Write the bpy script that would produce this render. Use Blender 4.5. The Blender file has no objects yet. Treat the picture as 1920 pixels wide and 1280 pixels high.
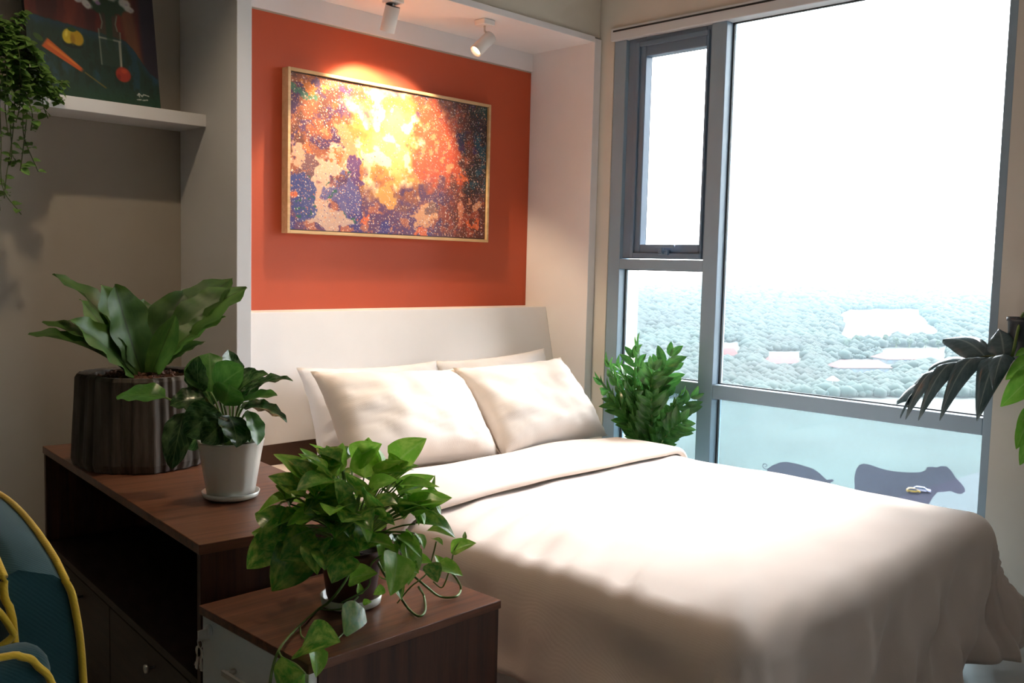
import bpy, math, random
import numpy as np
from mathutils import Vector, Matrix, noise
random.seed(7)
R_ = math.radians
scene = bpy.context.scene
COL = scene.collection

# ------------------------------------------------------------------ camera
CAM = Vector((0, 0, 1.24))
F = 1771.66
RIGHT = Vector((0.70493, -0.70886, 0.02438)); UP = Vector((0.04015, 0.07421, 0.99643)); FWD = Vector((0.70814, 0.70144, -0.08078))
cam = bpy.data.cameras.new('camera'); cam.lens = 36 * F / 1920; cam.sensor_width = 36; cam.clip_end = 20000; cam.clip_start = 0.05
co = bpy.data.objects.new('camera', cam); COL.objects.link(co)
m = Matrix((RIGHT, UP, -FWD)).transposed().to_4x4(); m.translation = CAM; co.matrix_world = m
scene.camera = co
# ------------------------------------------------------------------ world, exposure
w = bpy.data.worlds.new('overcast_sky'); scene.world = w; w.use_nodes = True
nt = w.node_tree; nt.nodes.clear()
bg = nt.nodes.new('ShaderNodeBackground'); out = nt.nodes.new('ShaderNodeOutputWorld')
bg.inputs[0].default_value = (0.90, 0.965, 1.0, 1); bg.inputs[1].default_value = 8.0
nt.links.new(bg.outputs[0], out.inputs[0])
scene.view_settings.view_transform = 'Standard'; scene.view_settings.look = 'None'
scene.view_settings.gamma = 1; scene.view_settings.use_curve_mapping = False
scene.view_settings.exposure = 0.35
scene.cycles.adaptive_threshold = 0.025
sun = bpy.data.lights.new('veiled_sun', 'SUN'); sun.energy = 8.0; sun.angle = R_(22); sun.color = (1.0, 0.985, 0.97)
so = bpy.data.objects.new('veiled_sun', sun); COL.objects.link(so); so.location = (8, 2.4, 6)
so.rotation_euler = Vector((-1.0, 0.05, -0.95)).to_track_quat('-Z', 'Y').to_euler()
scene.cycles.max_bounces = 7; scene.cycles.diffuse_bounces = 4; scene.cycles.transparent_max_bounces = 16
scene.cycles.volume_bounces = 1
scene.cycles.sample_clamp_indirect = 8

# ------------------------------------------------------------------ helpers
def ray(px, py):
    return RIGHT * ((px - 960) / F) + UP * (-(py - 640) / F) + FWD
def at(px, py, ax, val):
    d = ray(px, py); t = (val - CAM[ax]) / d[ax]; return CAM + d * t
def at_d(px, py, dep):
    return CAM + ray(px, py) * dep
def s2l(c):
    return tuple(((x / 12.92) if x <= 0.04045 else ((x + 0.055) / 1.055) ** 2.4) for x in [v / 255 for v in c])

def new_mat(name):
    mt = bpy.data.materials.new(name); mt.use_nodes = True
    n = mt.node_tree; b = n.nodes['Principled BSDF']; return mt, n, b
def N(n, kind, **kw):
    x = n.nodes.new('ShaderNode' + kind)
    for k, v in kw.items(): setattr(x, k, v)
    return x
def setin(x, **kw):
    for k, v in kw.items(): x.inputs[k.replace('_', ' ')].default_value = v
def plain(name, col, rough=0.5, metal=0.0, var=0.06, vscale=6.0, bump=0.0, bscale=60.0, spec=0.5, coat=0.0):
    mt, n, b = new_mat(name)
    tc = N(n, 'TexCoord'); no = N(n, 'TexNoise'); setin(no, Scale=vscale, Detail=4.0)
    n.links.new(tc.outputs['Object'], no.inputs['Vector'])
    cr = N(n, 'ValToRGB'); cr.color_ramp.elements[0].position = 0.3; cr.color_ramp.elements[1].position = 0.7
    cr.color_ramp.elements[0].color = (*[c * (1 - var) for c in col], 1); cr.color_ramp.elements[1].color = (*[min(1, c * (1 + var)) for c in col], 1)
    n.links.new(no.outputs['Fac'], cr.inputs[0]); n.links.new(cr.outputs[0], b.inputs['Base Color'])
    b.inputs['Roughness'].default_value = rough; b.inputs['Metallic'].default_value = metal
    b.inputs['Specular IOR Level'].default_value = spec
    if coat: b.inputs['Coat Weight'].default_value = coat
    if bump:
        n2 = N(n, 'TexNoise'); setin(n2, Scale=bscale, Detail=3.0); n.links.new(tc.outputs['Object'], n2.inputs['Vector'])
        bu = N(n, 'Bump'); bu.inputs['Strength'].default_value = bump; bu.inputs['Distance'].default_value = 0.01
        n.links.new(n2.outputs['Fac'], bu.inputs['Height']); n.links.new(bu.outputs[0], b.inputs['Normal'])
    return mt
def wood(name, c0, c1, scale=(1.2, 22, 22), rough=0.38):
    mt, n, b = new_mat(name)
    tc = N(n, 'TexCoord'); mp = N(n, 'Mapping'); mp.inputs['Scale'].default_value = scale
    n.links.new(tc.outputs['Object'], mp.inputs[0])
    no = N(n, 'TexNoise'); setin(no, Scale=1.6, Detail=6.0, Roughness=0.62, Distortion=0.5); n.links.new(mp.outputs[0], no.inputs['Vector'])
    n2 = N(n, 'TexNoise'); setin(n2, Scale=9.0, Detail=3.0); n.links.new(mp.outputs[0], n2.inputs['Vector'])
    mx = N(n, 'Math', operation='MULTIPLY_ADD'); n.links.new(n2.outputs['Fac'], mx.inputs[0]); mx.inputs[1].default_value = 0.25; n.links.new(no.outputs['Fac'], mx.inputs[2])
    cr = N(n, 'ValToRGB'); cr.color_ramp.elements[0].position = 0.42; cr.color_ramp.elements[1].position = 0.82
    cr.color_ramp.elements[0].color = (*c0, 1); cr.color_ramp.elements[1].color = (*c1, 1)
    n.links.new(mx.outputs[0], cr.inputs[0]); n.links.new(cr.outputs[0], b.inputs['Base Color'])
    b.inputs['Roughness'].default_value = rough
    bu = N(n, 'Bump'); bu.inputs['Strength'].default_value = 0.08; bu.inputs['Distance'].default_value = 0.003
    n.links.new(n2.outputs['Fac'], bu.inputs['Height']); n.links.new(bu.outputs[0], b.inputs['Normal'])
    return mt
def fabric(name, col, weave=900.0, var=0.03, sheen=0.3, bump=0.25, stripes=False):
    mt, n, b = new_mat(name)
    tc = N(n, 'TexCoord'); no = N(n, 'TexNoise'); setin(no, Scale=5.0, Detail=3.0); n.links.new(tc.outputs['Object'], no.inputs['Vector'])
    cr = N(n, 'ValToRGB'); cr.color_ramp.elements[0].position = 0.3; cr.color_ramp.elements[1].position = 0.7
    cr.color_ramp.elements[0].color = (*[c * (1 - var) for c in col], 1); cr.color_ramp.elements[1].color = (*[min(1, c * (1 + var)) for c in col], 1)
    n.links.new(no.outputs['Fac'], cr.inputs[0]); n.links.new(cr.outputs[0], b.inputs['Base Color'])
    b.inputs['Roughness'].default_value = 0.85; b.inputs['Sheen Weight'].default_value = sheen; b.inputs['Specular IOR Level'].default_value = 0.2
    wv = N(n, 'TexWave'); wv.wave_type = 'BANDS'; wv.bands_direction = 'DIAGONAL' if not stripes else 'X'; setin(wv, Scale=weave / 6.283 if not stripes else 110.0, Distortion=1.5, Detail=1.0)
    n.links.new(tc.outputs['Object'], wv.inputs['Vector'])
    bu = N(n, 'Bump'); bu.inputs['Strength'].default_value = bump; bu.inputs['Distance'].default_value = 0.0008
    n.links.new(wv.outputs['Fac'], bu.inputs['Height']); n.links.new(bu.outputs[0], b.inputs['Normal'])
    return mt
def leaf_mat(name, dark, light, rib=None, mottle=0.35, mscale=3.0, rough=0.36, trans=0.3, stripes=0.0, ribw=0.035):
    """leaf: UV x across, y along; variegation by noise, lighter midrib, per-leaf random tint, some light shines through"""
    mt, n, b = new_mat(name)
    uv = N(n, 'UVMap'); oi = N(n, 'ObjectInfo'); sx = N(n, 'SeparateXYZ'); n.links.new(uv.outputs[0], sx.inputs[0])
    ad = N(n, 'VectorMath', operation='ADD'); n.links.new(uv.outputs[0], ad.inputs[0])
    cb = N(n, 'CombineXYZ'); ml = N(n, 'Math', operation='MULTIPLY'); n.links.new(oi.outputs['Random'], ml.inputs[0]); ml.inputs[1].default_value = 37.0
    n.links.new(ml.outputs[0], cb.inputs[0]); n.links.new(ml.outputs[0], cb.inputs[1]); n.links.new(cb.outputs[0], ad.inputs[1])
    no = N(n, 'TexNoise'); setin(no, Scale=mscale, Detail=4.0, Roughness=0.6); n.links.new(ad.outputs[0], no.inputs['Vector'])
    cr = N(n, 'ValToRGB'); cr.color_ramp.elements[0].position = 0.5 - mottle * 0.3 + 0.05; cr.color_ramp.elements[1].position = 0.5 + mottle * 0.6
    cr.color_ramp.elements[0].color = (*dark, 1); cr.color_ramp.elements[1].color = (*light, 1)
    n.links.new(no.outputs['Fac'], cr.inputs[0]); colr = cr.outputs[0]
    if stripes:
        # feather pattern: bands slanting from the midrib
        sb = N(n, 'Math', operation='SUBTRACT'); n.links.new(sx.outputs[0], sb.inputs[0]); sb.inputs[1].default_value = 0.5
        ab = N(n, 'Math', operation='ABSOLUTE'); n.links.new(sb.outputs[0], ab.inputs[0])
        mm = N(n, 'Math', operation='MULTIPLY_ADD'); n.links.new(ab.outputs[0], mm.inputs[0]); mm.inputs[1].default_value = -0.9; n.links.new(sx.outputs[1], mm.inputs[2])
        sn = N(n, 'Math', operation='SINE'); m3 = N(n, 'Math', operation='MULTIPLY'); n.links.new(mm.outputs[0], m3.inputs[0]); m3.inputs[1].default_value = 42.0; n.links.new(m3.outputs[0], sn.inputs[0])
        gt = N(n, 'MapRange'); n.links.new(sn.outputs[0], gt.inputs[0]); gt.inputs[1].default_value = 0.45; gt.inputs[2].default_value = 1.0; gt.inputs[3].default_value = 0; gt.inputs[4].default_value = stripes
        mx = N(n, 'MixRGB'); n.links.new(gt.outputs[0], mx.inputs[0]); n.links.new(colr, mx.inputs[1]); mx.inputs[2].default_value = (*light, 1); colr = mx.outputs[0]
    if rib is not None:
        sb = N(n, 'Math', operation='SUBTRACT'); n.links.new(sx.outputs[0], sb.inputs[0]); sb.inputs[1].default_value = 0.5
        ab = N(n, 'Math', operation='ABSOLUTE'); n.links.new(sb.outputs[0], ab.inputs[0])
        mr = N(n, 'MapRange'); n.links.new(ab.outputs[0], mr.inputs[0]); mr.inputs[1].default_value = 0; mr.inputs[2].default_value = ribw; mr.inputs[3].default_value = 0.8; mr.inputs[4].default_value = 0
        mx = N(n, 'MixRGB'); n.links.new(mr.outputs[0], mx.inputs[0]); n.links.new(colr, mx.inputs[1]); mx.inputs[2].default_value = (*rib, 1); colr = mx.outputs[0]
    hs = N(n, 'HueSaturation'); mr2 = N(n, 'MapRange'); n.links.new(oi.outputs['Random'], mr2.inputs[0]); mr2.inputs[3].default_value = 0.75; mr2.inputs[4].default_value = 1.3
    n.links.new(mr2.outputs[0], hs.inputs['Value']); n.links.new(colr, hs.inputs['Color']); colr = hs.outputs[0]
    n.links.new(colr, b.inputs['Base Color']); b.inputs['Roughness'].default_value = rough
    tr = N(n, 'BsdfTranslucent'); n.links.new(colr, tr.inputs[0]); ms = N(n, 'MixShader'); ms.inputs[0].default_value = trans
    o = n.nodes['Material Output']; n.links.new(b.outputs[0], ms.inputs[1]); n.links.new(tr.outputs[0], ms.inputs[2]); n.links.new(ms.outputs[0], o.inputs[0])
    return mt

class MB:
    def __init__(s): s.v = []; s.f = []; s.uv = None
    def add(s, vs, fs):
        o = len(s.v); s.v += [tuple(p) for p in vs]; s.f += [tuple(i + o for i in f) for f in fs]; return s
    def box(s, x0, y0, z0, x1, y1, z1, mtx=None):
        vs = [Vector((x, y, z)) for z in (z0, z1) for y in (y0, y1) for x in (x0, x1)]
        if mtx is not None: vs = [mtx @ q for q in vs]
        return s.add(vs, [(0, 2, 3, 1), (4, 5, 7, 6), (0, 1, 5, 4), (2, 6, 7, 3), (0, 4, 6, 2), (1, 3, 7, 5)])
    def lathe(s, prof, c=(0, 0, 0), n=32, mtx=None, wob=None):
        vs = []
        for (r, z) in prof:
            for k in range(n):
                a = 2 * math.pi * k / n; rr = r * (wob(a, z) if wob else 1)
                p = Vector((rr * math.cos(a), rr * math.sin(a), z))
                if mtx is not None: p = mtx @ p
                vs.append(p + Vector(c))
        fs = [(i * n + k, i * n + (k + 1) % n, (i + 1) * n + (k + 1) % n, (i + 1) * n + k) for i in range(len(prof) - 1) for k in range(n)]
        if prof[0][0] > 1e-6: fs.append(tuple(reversed(range(n))))
        if prof[-1][0] > 1e-6: fs.append(tuple((len(prof) - 1) * n + k for k in range(n)))
        return s.add(vs, fs)
    def tube(s, pts, r, n=6):
        pts = [Vector(q) for q in pts]; vs = []; L = len(pts)
        rr = r if isinstance(r, (list, tuple)) else [r] * L
        a = Vector((0.3, 0.2, 1)).normalized()
        for i, q in enumerate(pts):
            t = (pts[min(i + 1, L - 1)] - pts[max(i - 1, 0)]).normalized()
            u = t.cross(a)
            if u.length < 1e-3: u = t.cross(Vector((1, 0, 0)))
            u.normalize(); v = t.cross(u)
            for k in range(n):
                an = 2 * math.pi * k / n; vs.append(q + (u * math.cos(an) + v * math.sin(an)) * rr[i])
        fs = [(i * n + k, i * n + (k + 1) % n, (i + 1) * n + (k + 1) % n, (i + 1) * n + k) for i in range(L - 1) for k in range(n)]
        fs += [tuple(reversed(range(n))), tuple((L - 1) * n + k for k in range(n))]
        return s.add(vs, fs)
    def prism(s, poly, ax, a0, a1):
        """polygon (2-D) extruded along axis ax from a0 to a1"""
        def P(q, a):
            return {0: (a, q[0], q[1]), 1: (q[0], a, q[1]), 2: (q[0], q[1], a)}[ax]
        n = len(poly); vs = [P(q, a0) for q in poly] + [P(q, a1) for q in poly]
        fs = [tuple(range(n)), tuple(reversed(range(n, 2 * n)))] + [(k, (k + 1) % n, (k + 1) % n + n, k + n) for k in range(n)]
        return s.add(vs, fs)
    def mesh(s, name, mat=None, smooth=False):
        me = bpy.data.meshes.new(name); me.from_pydata(s.v, [], s.f); me.validate()
        if mat: me.materials.append(mat)
        if smooth:
            for p in me.polygons: p.use_smooth = True
        return me
    def build(s, name, mat, parent=None, smooth=False, bevel=0, world=True, sub=0):
        import bmesh
        me = s.mesh(name, mat, smooth)
        bm = bmesh.new(); bm.from_mesh(me); bmesh.ops.recalc_face_normals(bm, faces=bm.faces); bm.to_mesh(me); bm.free()
        o = link(name, me, parent, world)
        if bevel:
            b = o.modifiers.new('bevel', 'BEVEL'); b.width = bevel; b.segments = 2; b.limit_method = 'ANGLE'; b.angle_limit = R_(40)
        if sub:
            b = o.modifiers.new('sub', 'SUBSURF'); b.levels = sub; b.render_levels = sub
        return o
def link(name, data, parent=None, world=True):
    o = bpy.data.objects.new(name, data); COL.objects.link(o)
    if parent is not None:
        o.parent = parent
        if world and parent.type == 'EMPTY': o.matrix_parent_inverse = Matrix.Translation(-parent.location)
    return o
def tag(o, label, cat, group=None):
    o['label'] = label; o['category'] = cat
    if group: o['group'] = group
    return o
def thing(name, label, cat, loc, group=None, rz=0):
    o = bpy.data.objects.new(name, None); o.empty_display_size = 0.05; COL.objects.link(o); o.location = loc; o.rotation_euler.z = rz
    return tag(o, label, cat, group)
def struct(o):
    o['kind'] = 'structure'; return o

def leaf_mesh(name, mat, width, outline, nl=9, nw=3, droop=0.6, cup=0.25, wave=0.0, wfreq=5, curl=0.0, jag=0.0):
    """unit length leaf along +Y from the origin, normal +Z"""
    vs, fs, uv = [], [], []
    y = z = 0.0; spine = []
    for i in range(nl + 1):
        spine.append((y, z)); a = droop * (i / nl - 0.25); y += math.cos(a) / nl; z -= math.sin(a) / nl
    for i in range(nl + 1):
        t = i / nl; hw = width / 2 * outline(t)
        for j in range(-nw, nw + 1):
            s = j / nw; x = s * hw * (1 + (jag * math.sin(i * 2.4) if abs(j) == nw else 0))
            zz = spine[i][1] + cup * abs(x) - curl * x * x / max(width, 1e-4) + wave * abs(s) * math.sin(t * wfreq * 2 * math.pi + (1.3 if s > 0 else 0))
            vs.append((x, spine[i][0], zz)); uv.append((s * 0.5 + 0.5, t))
    k = 2 * nw + 1
    for i in range(nl):
        for j in range(2 * nw): fs.append((i * k + j, i * k + j + 1, (i + 1) * k + j + 1, (i + 1) * k + j))
    me = bpy.data.meshes.new(name); me.from_pydata(vs, [], fs); me.materials.append(mat)
    ul = me.uv_layers.new(name='UVMap')
    for lp in me.loops: ul.data[lp.index].uv = uv[lp.vertex_index]
    for p in me.polygons: p.use_smooth = True
    me['cy'] = spine[-1][0]; me['cz'] = spine[-1][1]
    return me
def put_leaf(me, base, tip, up, parent, name='leaf', wscale=1.0):
    base, tip = Vector(base), Vector(tip); d = tip - base; L = d.length
    c = Vector((0, me['cy'], me['cz'])); cl = c.length
    # local frame with chord as Y
    ly = c.normalized(); lx = Vector((1, 0, 0)); lz = lx.cross(ly)
    wy = d.normalized(); wz = Vector(up) - wy * Vector(up).dot(wy)
    if wz.length < 1e-3: wz = wy.orthogonal()
    wz.normalize(); wx = wy.cross(wz)
    A = Matrix((lx, ly, lz)); B = Matrix((wx, wy, wz)).transposed()
    sc = L / cl
    m = (B @ A @ Matrix.Diagonal((sc * wscale, sc, sc))).to_4x4() if abs(wscale - 1) < 1e-6 else (B @ Matrix.Diagonal((sc * wscale, sc, sc)) @ A).to_4x4()
    m.translation = base
    o = bpy.data.objects.new(name, me); COL.objects.link(o); o.parent = parent
    if parent.type == 'EMPTY': o.matrix_parent_inverse = Matrix.Translation(-parent.location)
    o.matrix_basis = m
    return o
def bez(p0, p1, p2, n=8):
    p0, p1, p2 = Vector(p0), Vector(p1), Vector(p2)
    return [p0 * (1 - t) ** 2 + p1 * 2 * t * (1 - t) + p2 * t * t for t in [i / n for i in range(n + 1)]]
def spline(pts, n=6):
    P = [Vector(q) for q in pts]; P = [P[0] * 2 - P[1]] + P + [P[-1] * 2 - P[-2]]; o = []
    for i in range(1, len(P) - 2):
        for k in range(n):
            t = k / n; a, b, c, d = P[i - 1:i + 3]
            o.append(0.5 * ((2 * b) + (c - a) * t + (2 * a - 5 * b + 4 * c - d) * t * t + (-a + 3 * b - 3 * c + d) * t ** 3))
    o.append(P[-2]); return o

# ------------------------------------------------------------------ materials
M = {}
M['cream'] = plain('cream_wall_paint', (0.62, 0.585, 0.50), 0.8, var=0.05, vscale=2.5, bump=0.05, bscale=40)
M['far'] = plain('taupe_wall_paint', (0.44, 0.42, 0.39), 0.85, var=0.04)
M['taupe'] = plain('beige_wall_paint', (0.42, 0.378, 0.318), 0.85, var=0.06, vscale=2.2, bump=0.05, bscale=40)
M['ceil'] = plain('ceiling_paint', (0.72, 0.70, 0.64), 0.85, var=0.02)
M['orange'] = plain('orange_wall_paint', (0.51, 0.080, 0.027), 0.6, var=0.03, vscale=3, bump=0.02)
M['lam'] = plain('white_laminate', (0.79, 0.775, 0.785), 0.45, var=0.015, vscale=8)
M['pier'] = plain('pier_paint', (0.63, 0.60, 0.54), 0.8, var=0.03)
M['floor'] = plain('grey_stone_floor', (0.42, 0.41, 0.40), 0.35, var=0.12, vscale=7)
M['skirt'] = plain('skirting_paint', (0.58, 0.56, 0.50), 0.5, var=0.02)
M['alu'] = plain('haze_blue_aluminium', (0.26, 0.36, 0.45), 0.45, metal=0.0, var=0.03)  # blue-grey frame; extra blue stands in for lens flare haze
M['alud'] = plain('blue_grey_sash_aluminium', (0.14, 0.215, 0.31), 0.45, metal=0.0, var=0.03)
M['track'] = plain('pale_track', (0.62, 0.66, 0.70), 0.5, var=0.02)
M['gasket'] = plain('black_gasket', (0.02, 0.025, 0.03), 0.6, var=0.1)
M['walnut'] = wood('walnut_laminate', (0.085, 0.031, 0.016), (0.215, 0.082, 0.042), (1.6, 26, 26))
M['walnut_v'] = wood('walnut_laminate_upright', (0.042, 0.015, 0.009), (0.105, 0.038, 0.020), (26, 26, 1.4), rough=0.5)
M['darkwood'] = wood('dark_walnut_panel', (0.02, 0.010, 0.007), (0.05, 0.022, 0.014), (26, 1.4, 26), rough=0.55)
M['bedrail'] = plain('dark_brown_board', (0.11, 0.055, 0.035), 0.5)
M['drawer'] = plain('white_drawer_front', (0.80, 0.78, 0.75), 0.4, var=0.02)
M['chrome'] = plain('brushed_steel', (0.62, 0.60, 0.57), 0.3, metal=0.9, var=0.05)
M['black'] = plain('black_plastic', (0.015, 0.016, 0.018), 0.4, var=0.1)
M['lampw'] = plain('white_lamp_metal', (0.80, 0.78, 0.76), 0.4, var=0.01)
M['frame'] = wood('pale_oak_frame', (0.52, 0.33, 0.15), (0.72, 0.50, 0.27), (2, 20, 20), 0.45)
M['duvet'] = fabric('beige_duvet_cotton', (0.735, 0.618, 0.55), stripes=True, bump=0.15)
M['sheet'] = fabric('pale_sheet_cotton', (0.76, 0.67, 0.61))
M['pilb'] = fabric('cream_pillow_cotton', (0.76, 0.69, 0.64))
M['pilw'] = fabric('white_pillow_cotton', (0.80, 0.81, 0.86))
M['base'] = plain('white_bed_base', (0.72, 0.71, 0.70), 0.6)
M['teal'] = fabric('teal_upholstery', (0.010, 0.050, 0.060), weave=500, var=0.1, sheen=0.2)
M['yellow'] = fabric('yellow_piping', (0.62, 0.40, 0.03), weave=500, var=0.1)
M['potw'] = plain('white_glazed_pot', (0.78, 0.76, 0.70), 0.3, var=0.02, coat=0.3)
M['potbrown'] = plain('brown_plastic_pot', (0.085, 0.022, 0.016), 0.45, var=0.1)
M['potblack'] = plain('dark_plastic_pot', (0.03, 0.037, 0.045), 0.4, var=0.1)
M['soil'] = plain('potting_soil', (0.035, 0.022, 0.015), 0.95, var=0.5, vscale=90, bump=0.8, bscale=120)
M['mulch'] = plain('red_brown_bark', (0.13, 0.052, 0.032), 0.85, var=0.5, vscale=50, bump=0.6, bscale=90)
M['stump'] = wood('weathered_stump', (0.014, 0.011, 0.009), (0.15, 0.12, 0.095), (9, 9, 0.9), rough=0.9)
M['stumptop'] = plain('stump_rim', (0.085, 0.062, 0.045), 0.9, var=0.3, vscale=20)
M['stem'] = plain('green_stem', (0.16, 0.26, 0.06), 0.5, var=0.2)
M['stemd'] = plain('dark_stem', (0.075, 0.10, 0.03), 0.6, var=0.2)
M['pothos'] = leaf_mat('pothos_leaf', (0.075, 0.26, 0.030), (0.48, 0.62, 0.12), rib=(0.17, 0.38, 0.07), mottle=0.45, mscale=4, rough=0.25, trans=0.38)
M['pothosl'] = leaf_mat('pothos_leaf_young', (0.20, 0.46, 0.045), (0.46, 0.66, 0.12), rib=(0.34, 0.55, 0.14), mottle=0.35, mscale=3, rough=0.28, trans=0.42)
M['fern'] = leaf_mat('nest_fern_frond', (0.05, 0.13, 0.022), (0.12, 0.24, 0.045), rib=(0.04, 0.06, 0.015), mottle=0.5, mscale=2, rough=0.46, trans=0.35)
M['cal'] = leaf_mat('calathea_leaf', (0.018, 0.072, 0.016), (0.12, 0.23, 0.075), rib=(0.16, 0.28, 0.09), mottle=0.25, mscale=2.5, rough=0.24, trans=0.25, stripes=0.35)
M['call'] = leaf_mat('calathea_leaf_bright', (0.05, 0.17, 0.025), (0.11, 0.27, 0.05), rib=(0.14, 0.28, 0.07), mottle=0.4, rough=0.28, trans=0.35, stripes=0.25)
M['zz'] = leaf_mat('zz_leaflet', (0.035, 0.145, 0.03), (0.10, 0.26, 0.05), rib=(0.10, 0.26, 0.06), mottle=0.5, rough=0.25, trans=0.3)
M['trail'] = leaf_mat('trailing_leaf', (0.085, 0.18, 0.035), (0.20, 0.34, 0.07), mottle=0.5, rough=0.4, trans=0.35)
M['mon'] = leaf_mat('monstera_leaf', (0.040, 0.078, 0.088), (0.10, 0.155, 0.175), rib=(0.20, 0.27, 0.28), mottle=0.5, rough=0.22, trans=0.15, ribw=0.03, stripes=0.25)  # bluish base and pale bands paint sky gloss onto the leaf
M['bright'] = leaf_mat('fresh_green_leaf', (0.13, 0.36, 0.035), (0.24, 0.48, 0.07), rib=(0.3, 0.5, 0.12), mottle=0.5, rough=0.35, trans=0.4)

def glass(name, veil, vcol, tcol=(1, 1, 1), gloss=0.05):
    mt = bpy.data.materials.new(name); mt.use_nodes = True; n = mt.node_tree; n.nodes.clear()
    o = N(n, 'OutputMaterial'); tr = N(n, 'BsdfTransparent'); tr.inputs[0].default_value = (*tcol, 1)
    gl = N(n, 'BsdfGlossy'); gl.inputs['Roughness'].default_value = 0.02; fr = N(n, 'Fresnel'); fr.inputs[0].default_value = 1.3
    tl = N(n, 'BsdfTranslucent'); tl.inputs[0].default_value = (*vcol, 1)
    tc = N(n, 'TexCoord'); no = N(n, 'TexNoise'); setin(no, Scale=3.0, Detail=5.0); n.links.new(tc.outputs['Object'], no.inputs['Vector'])
    mp = N(n, 'Mapping'); mp.inputs['Scale'].default_value = (1, 1, 0.25); n.links.new(tc.outputs['Object'], mp.inputs[0]); n.links.new(mp.outputs[0], no.inputs['Vector'])
    mr = N(n, 'MapRange'); n.links.new(no.outputs['Fac'], mr.inputs[0]); mr.inputs[1].default_value = 0.3; mr.inputs[2].default_value = 0.7; mr.inputs[3].default_value = veil * 0.8; mr.inputs[4].default_value = veil * 1.2
    m1 = N(n, 'MixShader'); n.links.new(mr.outputs[0], m1.inputs[0]); n.links.new(tr.outputs[0], m1.inputs[1]); n.links.new(tl.outputs[0], m1.inputs[2])
    m2 = N(n, 'MixShader'); n.links.new(fr.outputs[0], m2.inputs[0]); n.links.new(m1.outputs[0], m2.inputs[1]); n.links.new(gl.outputs[0], m2.inputs[2])
    n.links.new(m2.outputs[0], o.inputs[0]); return mt
M['glass'] = glass('hazed_window_glass', 0.012, (0.9, 0.95, 1.0))  # pale veil in the pane carries part of the outdoor haze
M['glassf'] = glass('frosted_film_glass', 0.022, (0.60, 0.73, 0.77), (0.69, 0.76, 0.78))
def vcol_mat(name, rough=0.45):
    mt, n, b = new_mat(name); a = N(n, 'Attribute'); a.attribute_name = 'Col'
    n.links.new(a.outputs['Color'], b.inputs['Base Color']); b.inputs['Roughness'].default_value = rough
    no = N(n, 'TexNoise'); setin(no, Scale=90.0, Detail=3.0); tc = N(n, 'TexCoord'); n.links.new(tc.outputs['Object'], no.inputs['Vector'])
    bu = N(n, 'Bump'); bu.inputs['Strength'].default_value = 0.25; bu.inputs['Distance'].default_value = 0.002
    n.links.new(no.outputs['Fac'], bu.inputs['Height']); n.links.new(bu.outputs[0], b.inputs['Normal'])
    return mt

# ================================================================== ROOM SHELL
YB = 3.36; XW = 3.53; XL = -4.6; YR = -6.0; ZC = 2.78
PX0, PX1, PX2, PX3, PY, NZ = 1.631, 1.687, 3.48, 3.53, 2.946, 2.292
struct(MB().box(XL, YR, -0.1, XW + 0.25, YB + 0.2, 0).build('floor', M['floor']))
struct(MB().box(XL, YR, ZC, XW + 0.25, YB + 0.2, ZC + 0.1).build('ceiling', M['ceil']))
struct(MB().box(XL - 0.1, YB, 0, PX1, YB + 0.12, ZC).box(PX1, YB, 0, XW + 0.25, YB + 0.12, 1.0).box(PX1, YB, 2.2, XW + 0.25, YB + 0.12, ZC).build('wall_back', M['taupe']))
struct(MB().box(PX1, YB, 1.0, XW + 0.02, YB + 0.12, 2.2).build('wall_accent', M['orange']))
struct(MB().box(XL - 0.1, YR, 0, XL, YB, ZC).build('wall_left', M['far']))
struct(MB().box(XL, YR - 0.1, 0, XW + 0.25, YR, ZC).build('wall_rear', M['far']))
WY0, WY1, WZ0, WZ1 = 1.115, 2.869, 0.12, 2.352
W2A, W2B = -2.3, -0.75
struct(MB().box(XW, YR, 0, XW + 0.25, W2A, ZC).box(XW, W2B, 0, XW + 0.25, WY0, ZC).box(XW, W2A, 0, XW + 0.25, W2B, WZ0).box(XW, W2A, WZ1, XW + 0.25, W2B, ZC).box(XW, WY1, 0, XW + 0.25, YB, ZC).box(XW, WY0, 0, XW + 0.25, WY1, WZ0).box(XW, WY0, WZ1, XW + 0.25, WY1, ZC).build('wall_window', M['pier']))
struct(MB().box(PX1 + .001, PY + 0.012, NZ + 0.029, XW - .001, YB - .001, ZC - .001).build('wall_bulkhead', M['cream']))
struct(MB().box(XW - 0.012, YR, 0, XW, WY0 - 0.01, 0.088).build('baseboard_right', M['skirt'], bevel=0.003))

# ---- window
wn = bpy.data.objects.new('window_1', None); COL.objects.link(wn); wn.location = (XW, 2.0, WZ0); struct(wn)
fx0, fx1, gx = XW + 0.004, XW + 0.085, XW + 0.062
Y1, Ymul0, Ymul1, Yr = 2.869, 2.262, 2.337, 1.115
ZT0, ZT1, ZM0, ZM1, ZH = 0.678, 0.740, 1.233, 1.280, 2.293
MB().box(fx0, 2.800, WZ0, fx1, Y1, ZH).build('frame_post', M['alu'], wn, bevel=0.003)
MB().box(fx0, Yr, WZ0, fx1, Yr + 0.030, ZH).build('frame_post', M['alu'], wn, bevel=0.003)
MB().box(fx0 - 0.002, Ymul0, WZ0, fx1, Ymul1, ZH).build('mullion', M['alu'], wn, bevel=0.003)
MB().box(fx0, Yr + 0.03, ZT0, fx1, Ymul0, ZT1).build('transom', M['alu'], wn, bevel=0.003)
MB().box(fx0, Ymul1, ZT0, fx1, 2.80, ZT1).build('transom', M['alu'], wn, bevel=0.003)
MB().box(fx0, Ymul1, ZM0, fx1, 2.80, ZM1).build('transom', M['alu'], wn, bevel=0.003)
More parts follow.
